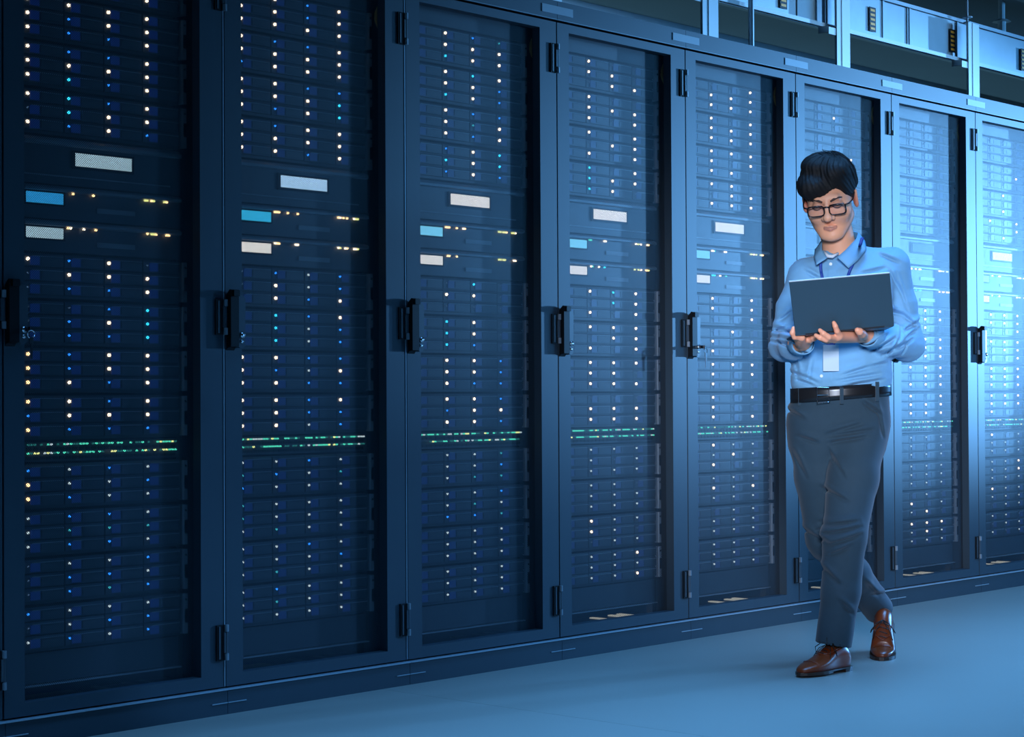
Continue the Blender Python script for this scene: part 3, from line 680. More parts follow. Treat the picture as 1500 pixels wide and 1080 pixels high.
def shirt_sdf(P):
    d = torso_prof(P, SH_PROF); d = smax(d, P[:, 2] - zx(368), 0.012)
    d = smax(d, zx(596) - P[:, 2], 0.01)
    d = smin(d, rc(P, L(1232, 392, 0.03), shl, 0.062, 0.058), 0.04); d = smin(d, rc(P, L(1250, 388, 0.03), shr, 0.062, 0.060), 0.04)
    al = chain(P, [shl, L(1161, 452, 0.02), ell_], [0.060, 0.053, 0.052], 0.02)
    al = smin(al, chain(P, [ell_, (ell_ + wrl) / 2, wrl], [0.051, 0.049, 0.036], 0.02), 0.02)
    ar = chain(P, [shr, L(1319, 445, 0.035), elr], [0.060, 0.053, 0.057], 0.02)
    ar = smin(ar, chain(P, [elr, (elr * 0.5 + wrr * 0.5), wrr + np.array([.012, .012, 0.0])], [0.056, 0.053, 0.036], 0.02), 0.02)
    d = smin(d, al, 0.018); d = smin(d, ar, 0.018)
    # neck opening: a V between the collar points
    d = smax(d, -ell(P, L(1229, 366, 0.0), (0.040, 0.11, 0.022)), 0.008)
    for w, dr in ((wrl, wrl - ell_), (wrr, wrr - elr)):
        dr = dr / np.linalg.norm(dr); e = np.maximum((P - w) @ dr, 0.0); near = np.linalg.norm(P - w, axis=1) < 0.09
        d = np.where(near, smax(d, (P - w) @ dr - 0.002, 0.004), d)
        d = np.where(near, smax(d, -rc(P, w - dr * 0.012, w + dr * 0.05, 0.028, 0.030), 0.003), d)
    z = P[:, 2]
    f = folds(P, SH_F)
    # placket
    mid = np.interp(z, [zx(572), zx(375)], [L(1202, 572, 0)[0], L(1216, 375, 0)[0]])
    f2 = 0.0016 * ((np.abs(P[:, 0] - mid) < 0.015) & (P[:, 1] < 0))
    W = 0.0016 * sines(P, 3, 70) + 0.0011 * sines(P * np.array([1, 1, 1.6]), 8, 140)
    return (d - f - f2 - W) * 0.9
def fold(px0, py0, px1, py1, ly, w, amp): return (L(px0, py0, ly), L(px1, py1, ly), w, amp)
SH_F = []
for a in [(1228, 552, 1275, 537, -.11), (1275, 537, 1300, 532, -.09), (1225, 558, 1290, 548, -.11), (1168, 520, 1172, 556, -.08), (1172, 556, 1196, 566, -.11), (1165, 545, 1200, 562, -.1),
          (1245, 565, 1296, 556, -.10), (1262, 400, 1300, 392, -.09), (1290, 372, 1318, 385, -.05), (1300, 395, 1322, 430, -.03), (1310, 400, 1330, 455, -.02), (1180, 395, 1205, 410, -.09),
          (1230, 570, 1262, 561, -.12), (1178, 430, 1165, 470, -.05), (1192, 525, 1186, 560, -.11), (1297, 430, 1303, 470, -.07)]:
    SH_F.append(fold(*a, 0.006, -0.010)); b = list(a); b[1] -= 5; b[3] -= 5; SH_F.append(fold(*b, 0.009, 0.008))
for a in [(1300, 455, 1322, 462, .0), (1322, 462, 1345, 480, .0), (1298, 520, 1312, 498, -.08), (1312, 498, 1316, 478, -.05), (1318, 520, 1326, 500, -.02), (1142, 470, 1156, 458, .0), (1132, 486, 1152, 480, .0)]: SH_F.append(fold(*a, 0.006, -0.013)); b = list(a); b[1] -= 5; b[3] -= 5; SH_F.append(fold(*b, 0.009, 0.009))
for (cx, cy, ly) in ((1146, 500, -.01), (1150, 508, -.04), (1152, 488, -.01), (1330, 492, -.01), (1322, 505, -.03), (1310, 510, -.08), (1336, 478, .0), (1295, 505, -.13), (1283, 500, -.16), (1163, 512, -.1)):
    s = 1 if cx > 1230 else -1
    SH_F.append((L(cx - 16, cy + 10 * s, ly - .03), L(cx + 16, cy - 9 * s, ly - .01), 0.006, -0.013)); SH_F.append((L(cx - 16, cy + 10 * s - 6, ly - .03), L(cx + 16, cy - 9 * s - 6, ly - .01), 0.008, 0.009))

TR_PROF = sorted([row(560, 1165, 1300, .108), row(592, 1158, 1302, .113), row(620, 1155, 1301, .118, .008), row(645, 1157, 1297, .116, .01), row(668, 1160, 1292, .10, .005)])
TR_F = []
for a in [(1212, 636, 1262, 622, -.12), (1212, 640, 1280, 630, -.12), (1214, 650, 1270, 640, -.12), (1262, 588, 1290, 608, -.09), (1282, 590, 1292, 640, -.07), (1205, 784, 1262, 772, -.22),
          (1210, 800, 1262, 783, -.22), (1212, 770, 1258, 764, -.21), (1215, 815, 1245, 800, -.22), (1205, 830, 1232, 858, -.22), (1215, 655, 1235, 700, -.14), (1208, 715, 1240, 735, -.16),
          (1228, 880, 1250, 900, -.2), (1165, 660, 1182, 700, -.08), (1178, 776, 1204, 792, -.04), (1172, 640, 1200, 650, -.1),
          (1262, 850, 1290, 875, .2), (1272, 868, 1300, 872, .25), (1160, 600, 1180, 615, -.1)]:
    k = 0.6 if a[1] > 900 else 1.35; TR_F.append(fold(*a, 0.006, -0.008 * k)); b = list(a); b[1] -= 6; b[3] -= 6; TR_F.append(fold(*b, 0.010, 0.006 * k))
def trouser_sdf(P):
    d = torso_prof(P, TR_PROF); d = smax(d, P[:, 2] - (zx(579) + (P[:, 0] + 0.16) / 0.33 * (zx(571) - zx(579))), 0.004); d = smax(d, zx(672) - P[:, 2], 0.05)
    f = chain(P, F_LEG, [0.092, 0.086, 0.073, 0.064, 0.060], 0.02)
    r = chain(P, R_LEG, [0.088, 0.084, 0.070, 0.060, 0.054], 0.02)
    for leg, q in ((F_LEG, 0), (R_LEG, 1)):
        dr = leg[4] - leg[3]; dr = dr / np.linalg.norm(dr); cut = (P - leg[4]) @ dr - 0.006
        if q == 0: f = smax(f, cut, 0.004); f = np.where(cut > -0.04, smax(f, -rc(P, leg[4] - dr * 0.02, leg[4] + dr * 0.1, 0.054, 0.056), 0.003), f)
        else: r = smax(r, cut, 0.004); r = np.where(cut > -0.04, smax(r, -rc(P, leg[4] - dr * 0.02, leg[4] + dr * 0.1, 0.048, 0.050), 0.003), r)
    d = smin(d, smin(f, r, 0.006), 0.03)
    W = 0.0014 * sines(P, 5, 55)
    return (d - folds(P, TR_F) - W) * 0.9
B_PROF = [(z_, cx, cy, a - 0.018, b - 0.018) for (z_, cx, cy, a, b) in SH_PROF]
def body_sdf(P):
    d = head_sdf(P)
    d = smin(d, rc(P, H2((0, 0.028, -0.055)), neck0 + np.array([0, 0, -0.03]), 0.054, 0.060), 0.022)
    t = torso_prof(P, B_PROF); t = smax(smax(t, P[:, 2] - zx(384), 0.02), zx(620) - P[:, 2], 0.03)
    t = smin(t, rc(P, L(1236, 400, 0.03), shl, 0.045, 0.040), 0.03); t = smin(t, rc(P, L(1250, 398, 0.03), shr, 0.045, 0.040), 0.03)
    d = smin(d, t, 0.02)
    d = smin(d, chain(P, [shl, ell_, wrl], [0.040, 0.034, 0.025], 0.01), 0.01)
    d = smin(d, chain(P, [shr, elr, wrr], [0.042, 0.035, 0.026], 0.01), 0.01)
    d = smin(d, hand_left_side(P), 0.006); d = smin(d, hand_right_side(P), 0.006)
    for leg in (F_LEG, R_LEG): d = smin(d, chain(P, leg, [0.070, 0.062, 0.048, 0.042, 0.036], 0.01), 0.02)
    return d
me, pos = surface(body_sdf, (-0.33, -0.47, 0.10), (0.33, 0.42, 1.80), 0.003, 'body', MT['skin'])
Q = ((pos - HC) @ HR) / HS
tone = np.ones((len(pos), 4)); tone[:, :3] = (0.95, 0.44, 0.25)
def blend(w, col):
    w = np.clip(w, 0, 1)[:, None]; tone[:, :3] = tone[:, :3] * (1 - w) + np.array(col) * w
lipd = np.minimum(chain(Q, [np.array((-0.022, -0.090, -0.0630)), np.array((0, -0.103, -0.0600)), np.array((0.022, -0.090, -0.0630))], [.003, .0045, .003]),
                  chain(Q, [np.array((-0.019, -0.090, -0.068)), np.array((0, -0.102, -0.0715)), np.array((0.019, -0.090, -0.068))], [.003, .0055, .003]))
blend(0.35 * (1 - lipd / 0.001), (0.66, 0.26, 0.18))
blend(1.2 - chain(Q, [np.array((-0.023, -0.095, -0.0650)), np.array((0, -0.107, -0.0645)), np.array((0.023, -0.095, -0.0650))], [0, 0, 0]) / 0.0016, (0.16, 0.06, 0.05))
for s in (-1, 1):
    blend(0.45 * (1 - ell(Q, (s * 0.0325, -0.09, 0.010), (0.020, 0.03, 0.012)) / 0.006), (0.60, 0.28, 0.17))
    blend(0.5 * (1 - ell(Q, (s * 0.085, 0.012, -0.004), (0.012, 0.02, 0.033)) / 0.004), (0.85, 0.28, 0.18))
    blend(1 - ell(Q, (s * 0.0065, -0.114, -0.0385), (0.003, 0.004, 0.003)) / 0.002, (0.20, 0.09, 0.07))
hand = (pos[:, 1] < -0.2) & (pos[:, 2] < 1.3); blend(hand * 0.45, (0.98, 0.36, 0.22))
at_ = me.color_attributes.new('tone', 'FLOAT_COLOR', 'POINT'); at_.data.foreach_set('color', tone.ravel())
link('body', me, man)

# hair -------------------------------------------------------------------------------
def hair_sdf(P):
    Q = ((P - HC) @ HR) / HS; x, y, z = Q[:, 0], Q[:, 1], Q[:, 2]
    d = ell(Q, (0.000, 0.022, 0.058), (0.093, 0.112, 0.096))
    d = smin(d, ell(Q, (-0.045, -0.055, 0.070), (0.050, 0.052, 0.044)), 0.02)      # swept fringe
    d = smin(d, ell(Q, (0.035, -0.035, 0.105), (0.050, 0.055, 0.040)), 0.02)
    d = smin(d, ell(Q, (-0.020, -0.010, 0.128), (0.058, 0.062, 0.032)), 0.02)
    d = smax(d, -rc(Q, np.array((0.030, -0.11, 0.165)), np.array((0.018, 0.03, 0.170)), 0.006, 0.010), 0.018)  # parting
    zf = np.interp(x, [-0.10, -0.070, -0.050, -0.030, 0.0, 0.025, 0.045, 0.058, 0.068, 0.080, 0.1], [-0.01, -0.004, 0.012, 0.026, 0.046, 0.062, 0.068, 0.054, 0.018, -0.010, -0.01])
    zs = np.interp(y, [-0.06, -0.03, -0.012, 0.0, 0.035, 0.05, 0.12], [0.01, -0.020, -0.024, 0.028, 0.030, -0.045, -0.050])
    wgt = np.clip((y + 0.075) / 0.03, 0, 1); cut = zf * (1 - wgt) + zs * wgt
    d = smax(d, (cut - z) * 0.8, 0.006)
    inner = smin(ell(Q, (0, 0.020, 0.045), (0.072, 0.092, 0.084)), ell(Q, (0, -0.028, -0.012), (0.063, 0.066, 0.084)), 0.03)
    d = smax(d, -inner, 0.003)
    cr = np.array((0.028, 0.045, 0.14)); v = Q - cr
    ang = np.arctan2(v[:, 0] + 0.35 * v[:, 2], -v[:, 1] - 0.3 * v[:, 2]); rad = np.linalg.norm(v, axis=1)
    st = np.sin(ang * 34 + 9 * rad / 0.1) * 0.0010 + np.sin(ang * 71 + 5 * np.sin(rad * 60)) * 0.0007 + np.sin(ang * 9 + 26 * rad + 1.5 * np.sin(rad * 40)) * 0.0020
    return (d - st * np.clip(rad / 0.06, 0.2, 1)) * HS * 0.85
me, _ = surface(hair_sdf, HC - 0.16, HC + np.array([.16, .16, .24]), 0.0022, 'hair', MT['hair'])
hair = link('hair', me, man)
r = np.random.RandomState(4); m = MB()
for i in range(70):        # loose strands that break up the outline
    a = r.uniform(-2.9, 0.6); sx, sy = 0.094 * math.cos(a), 0.022 + 0.105 * math.sin(a)
    top = np.array([0.02 + r.uniform(-.03, .03), 0.03 + r.uniform(-.03, .02), 0.158]); end = np.array([sx * r.uniform(.85, 1.0), sy * 0.95, r.uniform(0.05, 0.11)])
    pts = []
    for t in np.linspace(0.15, 1, 7):
        q = top * (1 - t) + end * t; c = np.array([0, .022, .058]); v = (q - c) / np.array([.095, .114, .100]); v = v / np.linalg.norm(v)
        pts.append(H2(c + v * np.array([.0955, .1145, .1005]) * (1.0 + 0.012 * math.sin(t * 5 + i))))
    m.tube(pts, [0.0010 * (1 - 0.75 * k / 6) for k in range(7)], 4)
for q in ([(0.0, -.02, .158), (-.012, -.035, .170), (.012, -.05, .172), (.034, -.055, .160)], [(0.01, -.0, .158), (.0, -.02, .176), (.028, -.04, .174), (.045, -.05, .152)]):
    m.tube([H2(p) for p in q], [0.0012, .0011, .0009, .0005], 4)
o = link('loose_strands', m.mesh('loose_strands', MT['hair'], True), hair); o['kind'] = 'stuff'
for s in (-1, 1):          # eyebrows and lashes
    m = MB(); m.tube([H2((s * a, b, c)) for a, b, c in ((0.013, -0.0985, 0.0235), (0.024, -0.0985, 0.0290), (0.036, -0.0930, 0.0320), (0.049, -0.0800, 0.0290))], [0.0034, 0.0046, 0.0040, 0.0020], 6)
    link('eyebrow', m.mesh('eyebrow', MT['brow'], True), man)
    m = MB(); m.tube([H2((s * a, b, c)) for a, b, c in ((0.0175, -0.0930, 0.0045), (0.025, -0.0975, 0.0010), (0.0330, -0.0985, 0.0000), (0.041, -0.0960, 0.0015), (0.0485, -0.0885, 0.0055))], [0.0008, 0.0013, 0.0014, 0.0014, 0.0010], 5)
    link('eyelashes', m.mesh('eyelashes', MT['brow'], True), man)

# glasses ----------------------------------------------------------------------------
m = MB(); ml = MB()
for s in (-1, 1):
    pts = []
    for i in range(28):
        a = 2 * math.pi * i / 28; c, sn = math.cos(a), math.sin(a); k = 0.55
        u = 0.0265 * math.copysign(abs(c) ** k, c); w = 0.0170 * math.copysign(abs(sn) ** k, sn)
        pts.append(H2((s * 0.0345 + u, -0.1185 + 0.16 * abs(s * 0.0345 + u) ** 1.0 * 0.9 * 0.25 * 4 * abs(s * 0.0345 + u), 0.002 + w - 0.0015)))
    m.tube(pts, 0.0026, 6, closed=True)
    n0 = len(ml.v); ml.v += [tuple(p) for p in pts]; ml.f.append(tuple(range(n0, n0 + 28))); ml.m.append(0)
    m.tube([H2((s * 0.061, -0.1165, 0.013)), H2((s * 0.072, -0.108, 0.014)), H2((s * 0.080, -0.060, 0.012)), H2((s * 0.082, 0.004, 0.020)), H2((s * 0.080, 0.030, 0.006))], [0.0032, 0.0030, 0.0024, 0.0022, 0.0015], 6)
m.tube([H2((-0.0095, -0.1185, 0.010)), H2((0, -0.1215, 0.013)), H2((0.0095, -0.1185, 0.010))], 0.0026, 6)
m.tube([H2((-0.058, -0.1160, 0.0165)), H2((-0.034, -0.1188, 0.0172)), H2((-0.012, -0.1190, 0.0155))], 0.0026, 6); m.tube([H2((0.058, -0.1160, 0.0165)), H2((0.034, -0.1188, 0.0172)), H2((0.012, -0.1190, 0.0155))], 0.0026, 6)
gf = link('glasses', m.mesh('glasses', MT['glassframe'], True), man); gf['label'] = 'dark rectangular spectacle frame'
link('lens', ml.mesh('lens', MT['lens']), gf)

# shirt, collar, buttons ---------------------------------------------------------------
me, _ = surface(shirt_sdf, (-0.34, -0.33, zx(600)), (0.34, 0.2, zx(350)), 0.0034, 'shirt', MT['shirt'])
shirt = link('shirt', me, man); shirt['label'] = 'light blue long-sleeved cotton shirt'
def sheet(rows, th, name, mt, parent, smooth=True):
    """thin cloth or card: grid of points, thickened"""
    A_ = np.array(rows, float); nr, nc = A_.shape[:2]
    du = np.gradient(A_, axis=0); dv = np.gradient(A_, axis=1); nn = np.cross(du, dv); nn /= np.linalg.norm(nn, axis=2, keepdims=True) + 1e-9
    m = MB(); m.v = [tuple(p) for p in (A_ + nn * th / 2).reshape(-1, 3)] + [tuple(p) for p in (A_ - nn * th / 2).reshape(-1, 3)]; N = nr * nc
    for i in range(nr - 1):
        for j in range(nc - 1):
            a, b, c, d = i * nc + j, i * nc + j + 1, (i + 1) * nc + j + 1, (i + 1) * nc + j
            m.f.append((a, b, c, d)); m.f.append((N + d, N + c, N + b, N + a)); m.m += [0, 0]
    for j in range(nc - 1):
        for i in (0, nr - 1): a, b = i * nc + j, i * nc + j + 1; m.f.append((b, a, N + a, N + b)); m.m.append(0)
    for i in range(nr - 1):
        for j in (0, nc - 1): a, b = i * nc + j, (i + 1) * nc + j; m.f.append((a, b, N + b, N + a)); m.m.append(0)
    return link(name, m.mesh(name, mt, smooth), parent)
# collar band round the back of the neck, then two pointed leaves falling to the chest
NK = neck0 + np.array([0.0, 0.0, 0.0])
for pts_top, pts_bot in (
    ([L(1247, 338, 0.085), L(1257, 341, 0.035), L(1254, 350, -0.035), L(1238, 367, -0.085), L(1226, 377, -0.098)],
     [L(1252, 352, 0.095), L(1267, 354, 0.040), L(1269, 366, -0.055), L(1256, 382, -0.098), L(1243, 393, -0.112)]),
    ([L(1247, 338, 0.085), L(1222, 344, 0.080), L(1204, 352, 0.020), L(1204, 366, -0.060), L(1212, 378, -0.095)],
     [L(1252, 352, 0.095), L(1217, 356, 0.090), L(1194, 366, 0.015), L(1193, 377, -0.065), L(1196, 388, -0.105)])):
    rows = []
    tt = np.linspace(0, 1, 17); src = np.linspace(0, 1, 5)
    T = np.stack([np.interp(tt, src, [p[k] for p in pts_top]) for k in range(3)], 1); Bm = np.stack([np.interp(tt, src, [p[k] for p in pts_bot]) for k in range(3)], 1)
    for q in np.linspace(0, 1, 6): rows.append(T * (1 - q) + Bm * q + np.array([0, -0.004 * math.sin(q * math.pi), 0]))
    o = sheet(rows, 0.003, 'collar_leaf', MT['collar'], shirt)
for w, e0, rr, n_ in ((wrl, ell_, 0.0375, 'l'), (wrr + np.array([.006, .006, 0.0]), elr, 0.0385, 'r')):
    dr = (w - e0) / np.linalg.norm(w - e0); s1 = np.cross(dr, [0, 0, 1.0]); s1 /= np.linalg.norm(s1); s2 = np.cross(dr, s1); rows = []
    for q, k_ in ((-0.048, 1.06), (-0.044, 1.12), (-0.02, 1.07), (0.0, 1.03), (0.006, 0.98)):
        rows.append([w + dr * q + (s1 * math.cos(a) + s2 * math.sin(a)) * rr * k_ * (1 + 0.03 * math.sin(3 * a)) for a in np.linspace(0, 2 * math.pi, 33)])
    sheet(rows, 0.003, 'cuff', MT['collar'], shirt)
# white undershirt in the V of the neck
m = MB(); m.tube([L(1208, 369, -0.060), L(1213, 375.5, -0.078), L(1219, 376, -0.080), L(1228, 371, -0.07)], [0.004, 0.006, 0.006, 0.004], 8); link('undershirt', m.mesh('undershirt', MT['white'], True), shirt)
def cast(px, py, sd, y0=-0.45, y1=0.3):
    """where the line of sight meets a surface: used to seat buttons, tape and card on the cloth"""
    ys = np.linspace(y0, y1, 400); Pp = np.array([L(px, py, y) for y in ys]); dd = sd(Pp); k = int(np.argmax(dd < 0)); return Pp[k]
for px, py in ((1216.5, 387), (1203, 551), (1208, 498)):
    p = cast(px, py, shirt_sdf); m = MB(); m.cyl((p[0], p[1] - 0.0045, p[2]), 0.0055, 0.003, 'y', 12); link('button', m.mesh('button', MT['button']), shirt)

# trousers, belt -----------------------------------------------------------------------
me, _ = surface(trouser_sdf, (-0.30, -0.30, 0.07), (0.30, 0.46, zx(555)), 0.0040, 'trousers', MT['trouser'])
tro = link('trousers', me, man); tro['label'] = 'slate grey cotton trousers'
def waist(py_l, py_r, off, n=64):
    out = []
    for i in range(n):
        a = 2 * math.pi * i / n; cx, w = (xx(1161) + xx(1302)) / 2, (xx(1302) - xx(1161)) / 2
        x = (w + off) * math.cos(a); y = (0.112 + off) * math.sin(a); t = (x / w + 1) / 2
        out.append(np.array([cx + x, y, zx(py_l) * (1 - t) + zx(py_r) * t]))
    return out
rows = [waist(569 + q * 21, 561 + q * 19, 0.005) for q in np.linspace(0, 1, 4)]
for rr in rows: rr.append(rr[0])
belt = sheet(rows, 0.006, 'belt', MT['belt'], man); belt['label'] = 'black leather belt'
m = MB()
bp = [L(1196.5, 567.5, -0.128), L(1214, 568, -0.130), L(1215, 589, -0.130), L(1197.5, 590.5, -0.128)]
m.tube(bp, 0.0022, 6, closed=True); m.tube([L(1197, 579, -0.131), L(1213, 578.5, -0.132)], 0.0015, 6); link('buckle', m.mesh('buckle', MT['chrome']), belt)
for px, s0, s1 in ((1171, 569, 594), (1232, 568, 592), (1284, 560, 588)):
    p = cast(px, (s0 + s1) / 2, lambda P: torso_prof(P, TR_PROF)); m = MB()
    m.box(p[0] - 0.006, p[0] + 0.006, p[1] - 0.016, p[1] - 0.010, zx(s1), zx(s0)); link('belt_loop', m.mesh('belt_loop', MT['trouser']), tro)
m = MB(); m.tube([cast(x, y, trouser_sdf) for x, y in ((1262, 590), (1268, 600), (1276, 612), (1291, 622))], 0.0015, 5); link('pocket_seam', m.mesh('pocket_seam', MT['trouser']), tro)

# shoes --------------------------------------------------------------------------------
def shoe(loc, yaw, pitch, label):
    """toe along local -y, sole at z = 0; bent at the ball when the heel is up"""
    bend = math.radians(pitch)
    def warp(p):
        x, y, z = p; yb = -0.085                                       # ball of the foot
        if y > yb: dy, dz = y - yb, z; y = yb + dy * math.cos(bend) - dz * math.sin(bend); z = dy * math.sin(bend) + dz * math.cos(bend)
        return (x, y, z)
    # stations: y, half width, top height, crown x shift
    ST = [(0.098, .018, .050), (0.092, .030, .072), (0.070, .0345, .094), (0.045, .0345, .099), (0.020, .0345, .096), (-0.010, .0370, .086), (-0.040, .0410, .069), (-0.070, .0440, .056),
          (-0.100, .0440, .048), (-0.125, .0400, .043), (-0.150, .0325, .037), (-0.168, .0230, .030), (-0.178, .0110, .022)]
    m = MB(); nseg = 18
    for (y, w, hgt) in ST:
        for j in range(nseg):
            a = 2 * math.pi * j / nseg; c, s = math.cos(a), math.sin(a)
            z = 0.011 + (hgt - 0.011) * (0.5 + 0.5 * s) if s > -0.6 else 0.011
            top = max(0, s); x = w * c * (1 - 0.30 * top ** 2) if abs(c) > 1e-6 else 0
            x = w * math.copysign(abs(c) ** 0.7, c) * (1 - 0.18 * top)
            m.v.append(warp((x, y, z)))
    for i in range(len(ST) - 1):
        for j in range(nseg): j2 = (j + 1) % nseg; m.f.append((i * nseg + j, i * nseg + j2, (i + 1) * nseg + j2, (i + 1) * nseg + j)); m.m.append(0)
    m.f.append(tuple(range(nseg))); m.m.append(0); m.f.append(tuple((len(ST) - 1) * nseg + j for j in reversed(range(nseg)))); m.m.append(0)
    rt = empty('shoe', (0, 0, 0)); rt.parent = man
    rt.location = loc; rt.scale = (0.98, 0.93, 1.0); rt.rotation_euler = (0, 0, math.radians(yaw)); rt['label'] = label
    me = m.mesh('upper', MT['leather'], True); u = link('upper', me, rt)
    sb = u.modifiers.new('s', 'SUBSURF'); sb.levels = 2; sb.render_levels = 2
    m = MB()
    out = [(y, w + 0.004) for (y, w, _) in ST]; out[0] = (0.101, 0.016); out[-1] = (-0.184, 0.010)
    def slab(sel, z0, z1):
        L_ = [(-w, y) for y, w in sel] + [(w, y) for y, w in reversed(sel)]; n0 = len(m.v); k = len(L_)
        m.v += [warp((x, y, z0)) for x, y in L_] + [warp((x, y, z1)) for x, y in L_]
        K2 = len(sel)
        for base, rev in ((n0, 0), (n0 + k, 1)):
            for i in range(K2 - 1):
                q = (base + i, base + i + 1, base + k - 2 - i, base + k - 1 - i); m.f.append(q if rev else q[::-1]); m.m.append(0)
        for i in range(k): j = (i + 1) % k; m.f.append((n0 + i, n0 + j, n0 + k + j, n0 + k + i)); m.m.append(0)
    slab([(y, w - 0.0015) for y, w in out], 0.008, 0.013); slab([(y, w - 0.002) for y, w in out if y < -0.035], 0.003 if pitch <= 5 else 0.0, 0.0085); slab([(y, w - 0.003) for y, w in out if y > 0.03], -0.012 if pitch > 5 else -0.003, 0.0085)
    link('sole', m.mesh('sole', MT['sole']), rt)
    m = MB()
    for k_, y in enumerate((-0.048, -0.033, -0.018, -0.003)):
        zt = np.interp(y, [-0.07, -0.04, -0.01, 0.02], [0.056, 0.069, 0.086, 0.096]) + 0.003; m.tube([warp(p) for p in ((-0.019, y, zt - 0.010), (-0.010, y + .004, zt - 0.002), (0.010, y - .004, zt - 0.002), (0.019, y, zt - 0.010))], 0.0018, 5)
    for s in (-1, 1):
        m.tube([warp(p) for p in ((0, 0.006, 0.096), (s * 0.020, -0.012, 0.100), (s * 0.040, -0.030, 0.082), (s * 0.044, -0.020, 0.058), (s * 0.030, -0.002, 0.070), (0, 0.004, 0.096))], 0.0016, 5)
        m.tube([warp(p) for p in ((0, 0.004, 0.096), (s * 0.024, -0.030, 0.080), (s * 0.036, -0.048, 0.050))], 0.0015, 5)
    o = link('laces', m.mesh('laces', MT['lace'], True), rt)
    m = MB()                                    # tongue and quarter seam
    m.tube([warp(p) for p in ((-0.033, 0.015, 0.082), (-0.026, -0.040, 0.066), (-0.0, -0.062, 0.0625), (0.026, -0.040, 0.066), (0.033, 0.015, 0.082))], 0.0016, 5)
    m.tube([warp(p) for p in ((-0.041, -0.105, 0.030), (-0.025, -0.118, 0.043), (0, -0.122, 0.0465), (0.025, -0.118, 0.043), (0.041, -0.105, 0.030))], 0.0012, 5)
    link('seam', m.mesh('seam', MT['leather'], True), rt)
    return rt
fa = L(1236, 976, -0.10)
shoe((L(1217, 980, -0.17)[0], -0.152, 0.003), -46, 0, 'brown leather lace-up shoe set flat on the floor')
shoe((L(1293, 955, 0.30)[0], 0.275, 0.0), -14, 38, 'brown leather lace-up shoe behind, heel raised')

# lanyard and badge ----------------------------------------------------------------------
def ribbon(pix, w, name, parent, sd, gap=0.004, mt=None):
    rows = []
    P0 = [cast(x, y, sd) + np.array([0, -gap - 0.020 * min(1, max(0, (398 - y) / 12)), 0]) for x, y in pix]
    for s in (-0.5, 0.5): rows.append([p + np.array([s * w, 0, 0]) for p in P0])
    return sheet(rows, 0.0015, name, mt, parent)
def dens(pts, n=10):
    out = []
    for (a, b), (c, d) in zip(pts[:-1], pts[1:]):
        for t in np.linspace(0, 1, n, endpoint=False): out.append((a + (c - a) * t, b + (d - b) * t))
    return out + [pts[-1]]
lan = empty('lanyard', (0, 0, 0)); lan.parent = man
o = ribbon(dens([(1261, 349), (1256, 366), (1248, 385), (1240, 410), (1226, 470), (1218, 503)]), 0.011, 'ribbon', lan, shirt_sdf, 0.008, MT['lanyard'])
ribbon(dens([(1199, 372), (1201, 392), (1205, 412), (1211, 460), (1215, 503)]), 0.010, 'ribbon', lan, shirt_sdf, 0.008, MT['lanyard'])
bc = cast(1216, 525, shirt_sdf); zt, zb = L(1216, 505.5, bc[1])[2], L(1216, 544, bc[1])[2]; xl, xr = L(1204.5, 525, bc[1])[0], L(1227.5, 525, bc[1])[0]
m = MB(); m.box(xl, xr, bc[1] - 0.017, bc[1] - 0.014, zb, zt - 0.022, 0); m.box(xl, xr, bc[1] - 0.017, bc[1] - 0.014, zt - 0.022, zt, 1); m.box(xl + .012, xr - .012, bc[1] - 0.0165, bc[1] - 0.0145, zt, zt + 0.012, 2)
o = link('badge_card', m.mesh('badge_card', [MT['badge'], MT['badge2'], MT['lanyard']]), lan); o['label'] = 'blank white badge card'

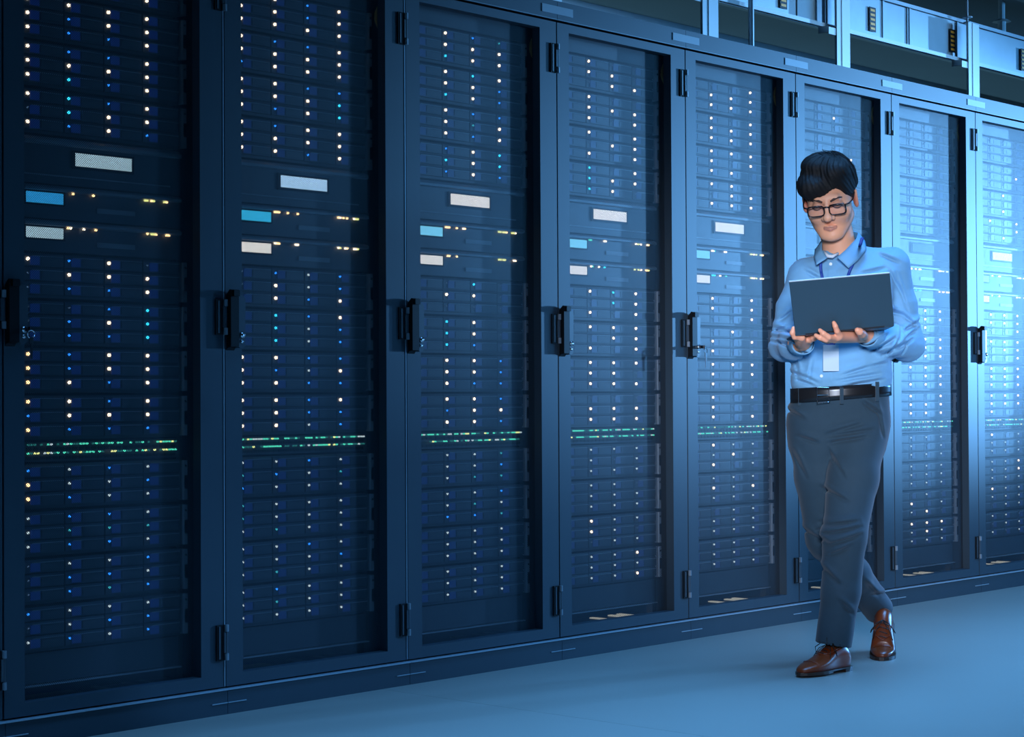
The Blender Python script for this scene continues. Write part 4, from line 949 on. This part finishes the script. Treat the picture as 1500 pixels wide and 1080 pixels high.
# laptop (held, so a thing of its own) ------------------------------------------------------
hl, hr_ = L(1165.5, 491, -0.362), L(1310, 477, -0.362); tl, tr_ = L(1156, 413.5, -0.462), L(1303.5, 400.5, -0.462)
lt = empty('laptop'); thing(lt, 'open dark grey laptop held up by the man on his left hand', 'laptop')
lt.location = MAN0; lt.rotation_euler = (0, 0, MAN_ROT)
def slab8(a, b, c, d, n, th, mi=0, m=None, bev=0.0):
    """plate on corners a b c d (around), thickened by th along n"""
    m = m or MB(); n0 = len(m.v); n = np.asarray(n) / np.linalg.norm(n)
    m.v += [tuple(p) for p in (a, b, c, d)] + [tuple(p + n * th) for p in (a, b, c, d)]
    for q in ((0, 1, 2, 3), (7, 6, 5, 4), (0, 4, 5, 1), (1, 5, 6, 2), (2, 6, 7, 3), (3, 7, 4, 0)): m.f.append(tuple(n0 + i for i in q)); m.m.append(mi)
    return m
nl = np.cross(hr_ - hl, tl - hl); nl /= np.linalg.norm(nl)
if nl[1] < 0: nl = -nl                                       # towards the man
o = link('lid', slab8(hl, hr_, tr_, tl, nl, 0.006).mesh('lid', MT['laptop']), lt); bv = o.modifiers.new('b', 'BEVEL'); bv.width = 0.0012; bv.segments = 2
edge = slab8(tl + nl * 0.0005, tr_ + nl * 0.0005, tr_ + (tr_ - hr_) * 0.014 + nl * .0005, tl + (tl - hl) * 0.014 + nl * .0005, nl, 0.004)
link('lid_edge', edge.mesh('lid_edge', MT['laptop_edge']), o)
def lp(u, v, off): return hl + (hr_ - hl) * u + (tl - hl) * v + nl * off
link('screen', slab8(lp(.03, .06, .0062), lp(.97, .06, .0062), lp(.97, .95, .0062), lp(.03, .95, .0062), nl, 0.0006).mesh('screen', MT['lscreen']), o)
xd = (hr_ - hl) / np.linalg.norm(hr_ - hl); back = np.array([0, 1.0, -0.05]); back -= xd * (back @ xd); back /= np.linalg.norm(back); up = np.cross(xd, back)
if up[2] < 0: up = -up
h0, h1 = hl + nl * 0.005 + up * 0.003, hr_ + nl * 0.005 + up * 0.003
DPT = 0.205
ob = link('base', slab8(h0, h1, h1 + back * DPT, h0 + back * DPT, -up, 0.008).mesh('base', MT['laptop']), lt); bv = ob.modifiers.new('b', 'BEVEL'); bv.width = 0.002; bv.segments = 2
m = MB()
for i in range(14):
    for j in range(5):
        a = h0 + xd * (0.020 + i * 0.0208) + back * (0.020 + j * 0.0195); slab8(a, a + xd * 0.017, a + xd * 0.017 + back * 0.016, a + back * 0.016, up, 0.0015, 0, m)
o = link('keyboard', m.mesh('keyboard', MT['keys']), ob); o['kind'] = 'stuff'
m = MB(); m.tube([hl + (hr_ - hl) * 0.1 + nl * 0.004, hl + (hr_ - hl) * 0.9 + nl * 0.004], 0.005, 8); link('hinge_bar', m.mesh('hinge_bar', MT['keys']), lt)
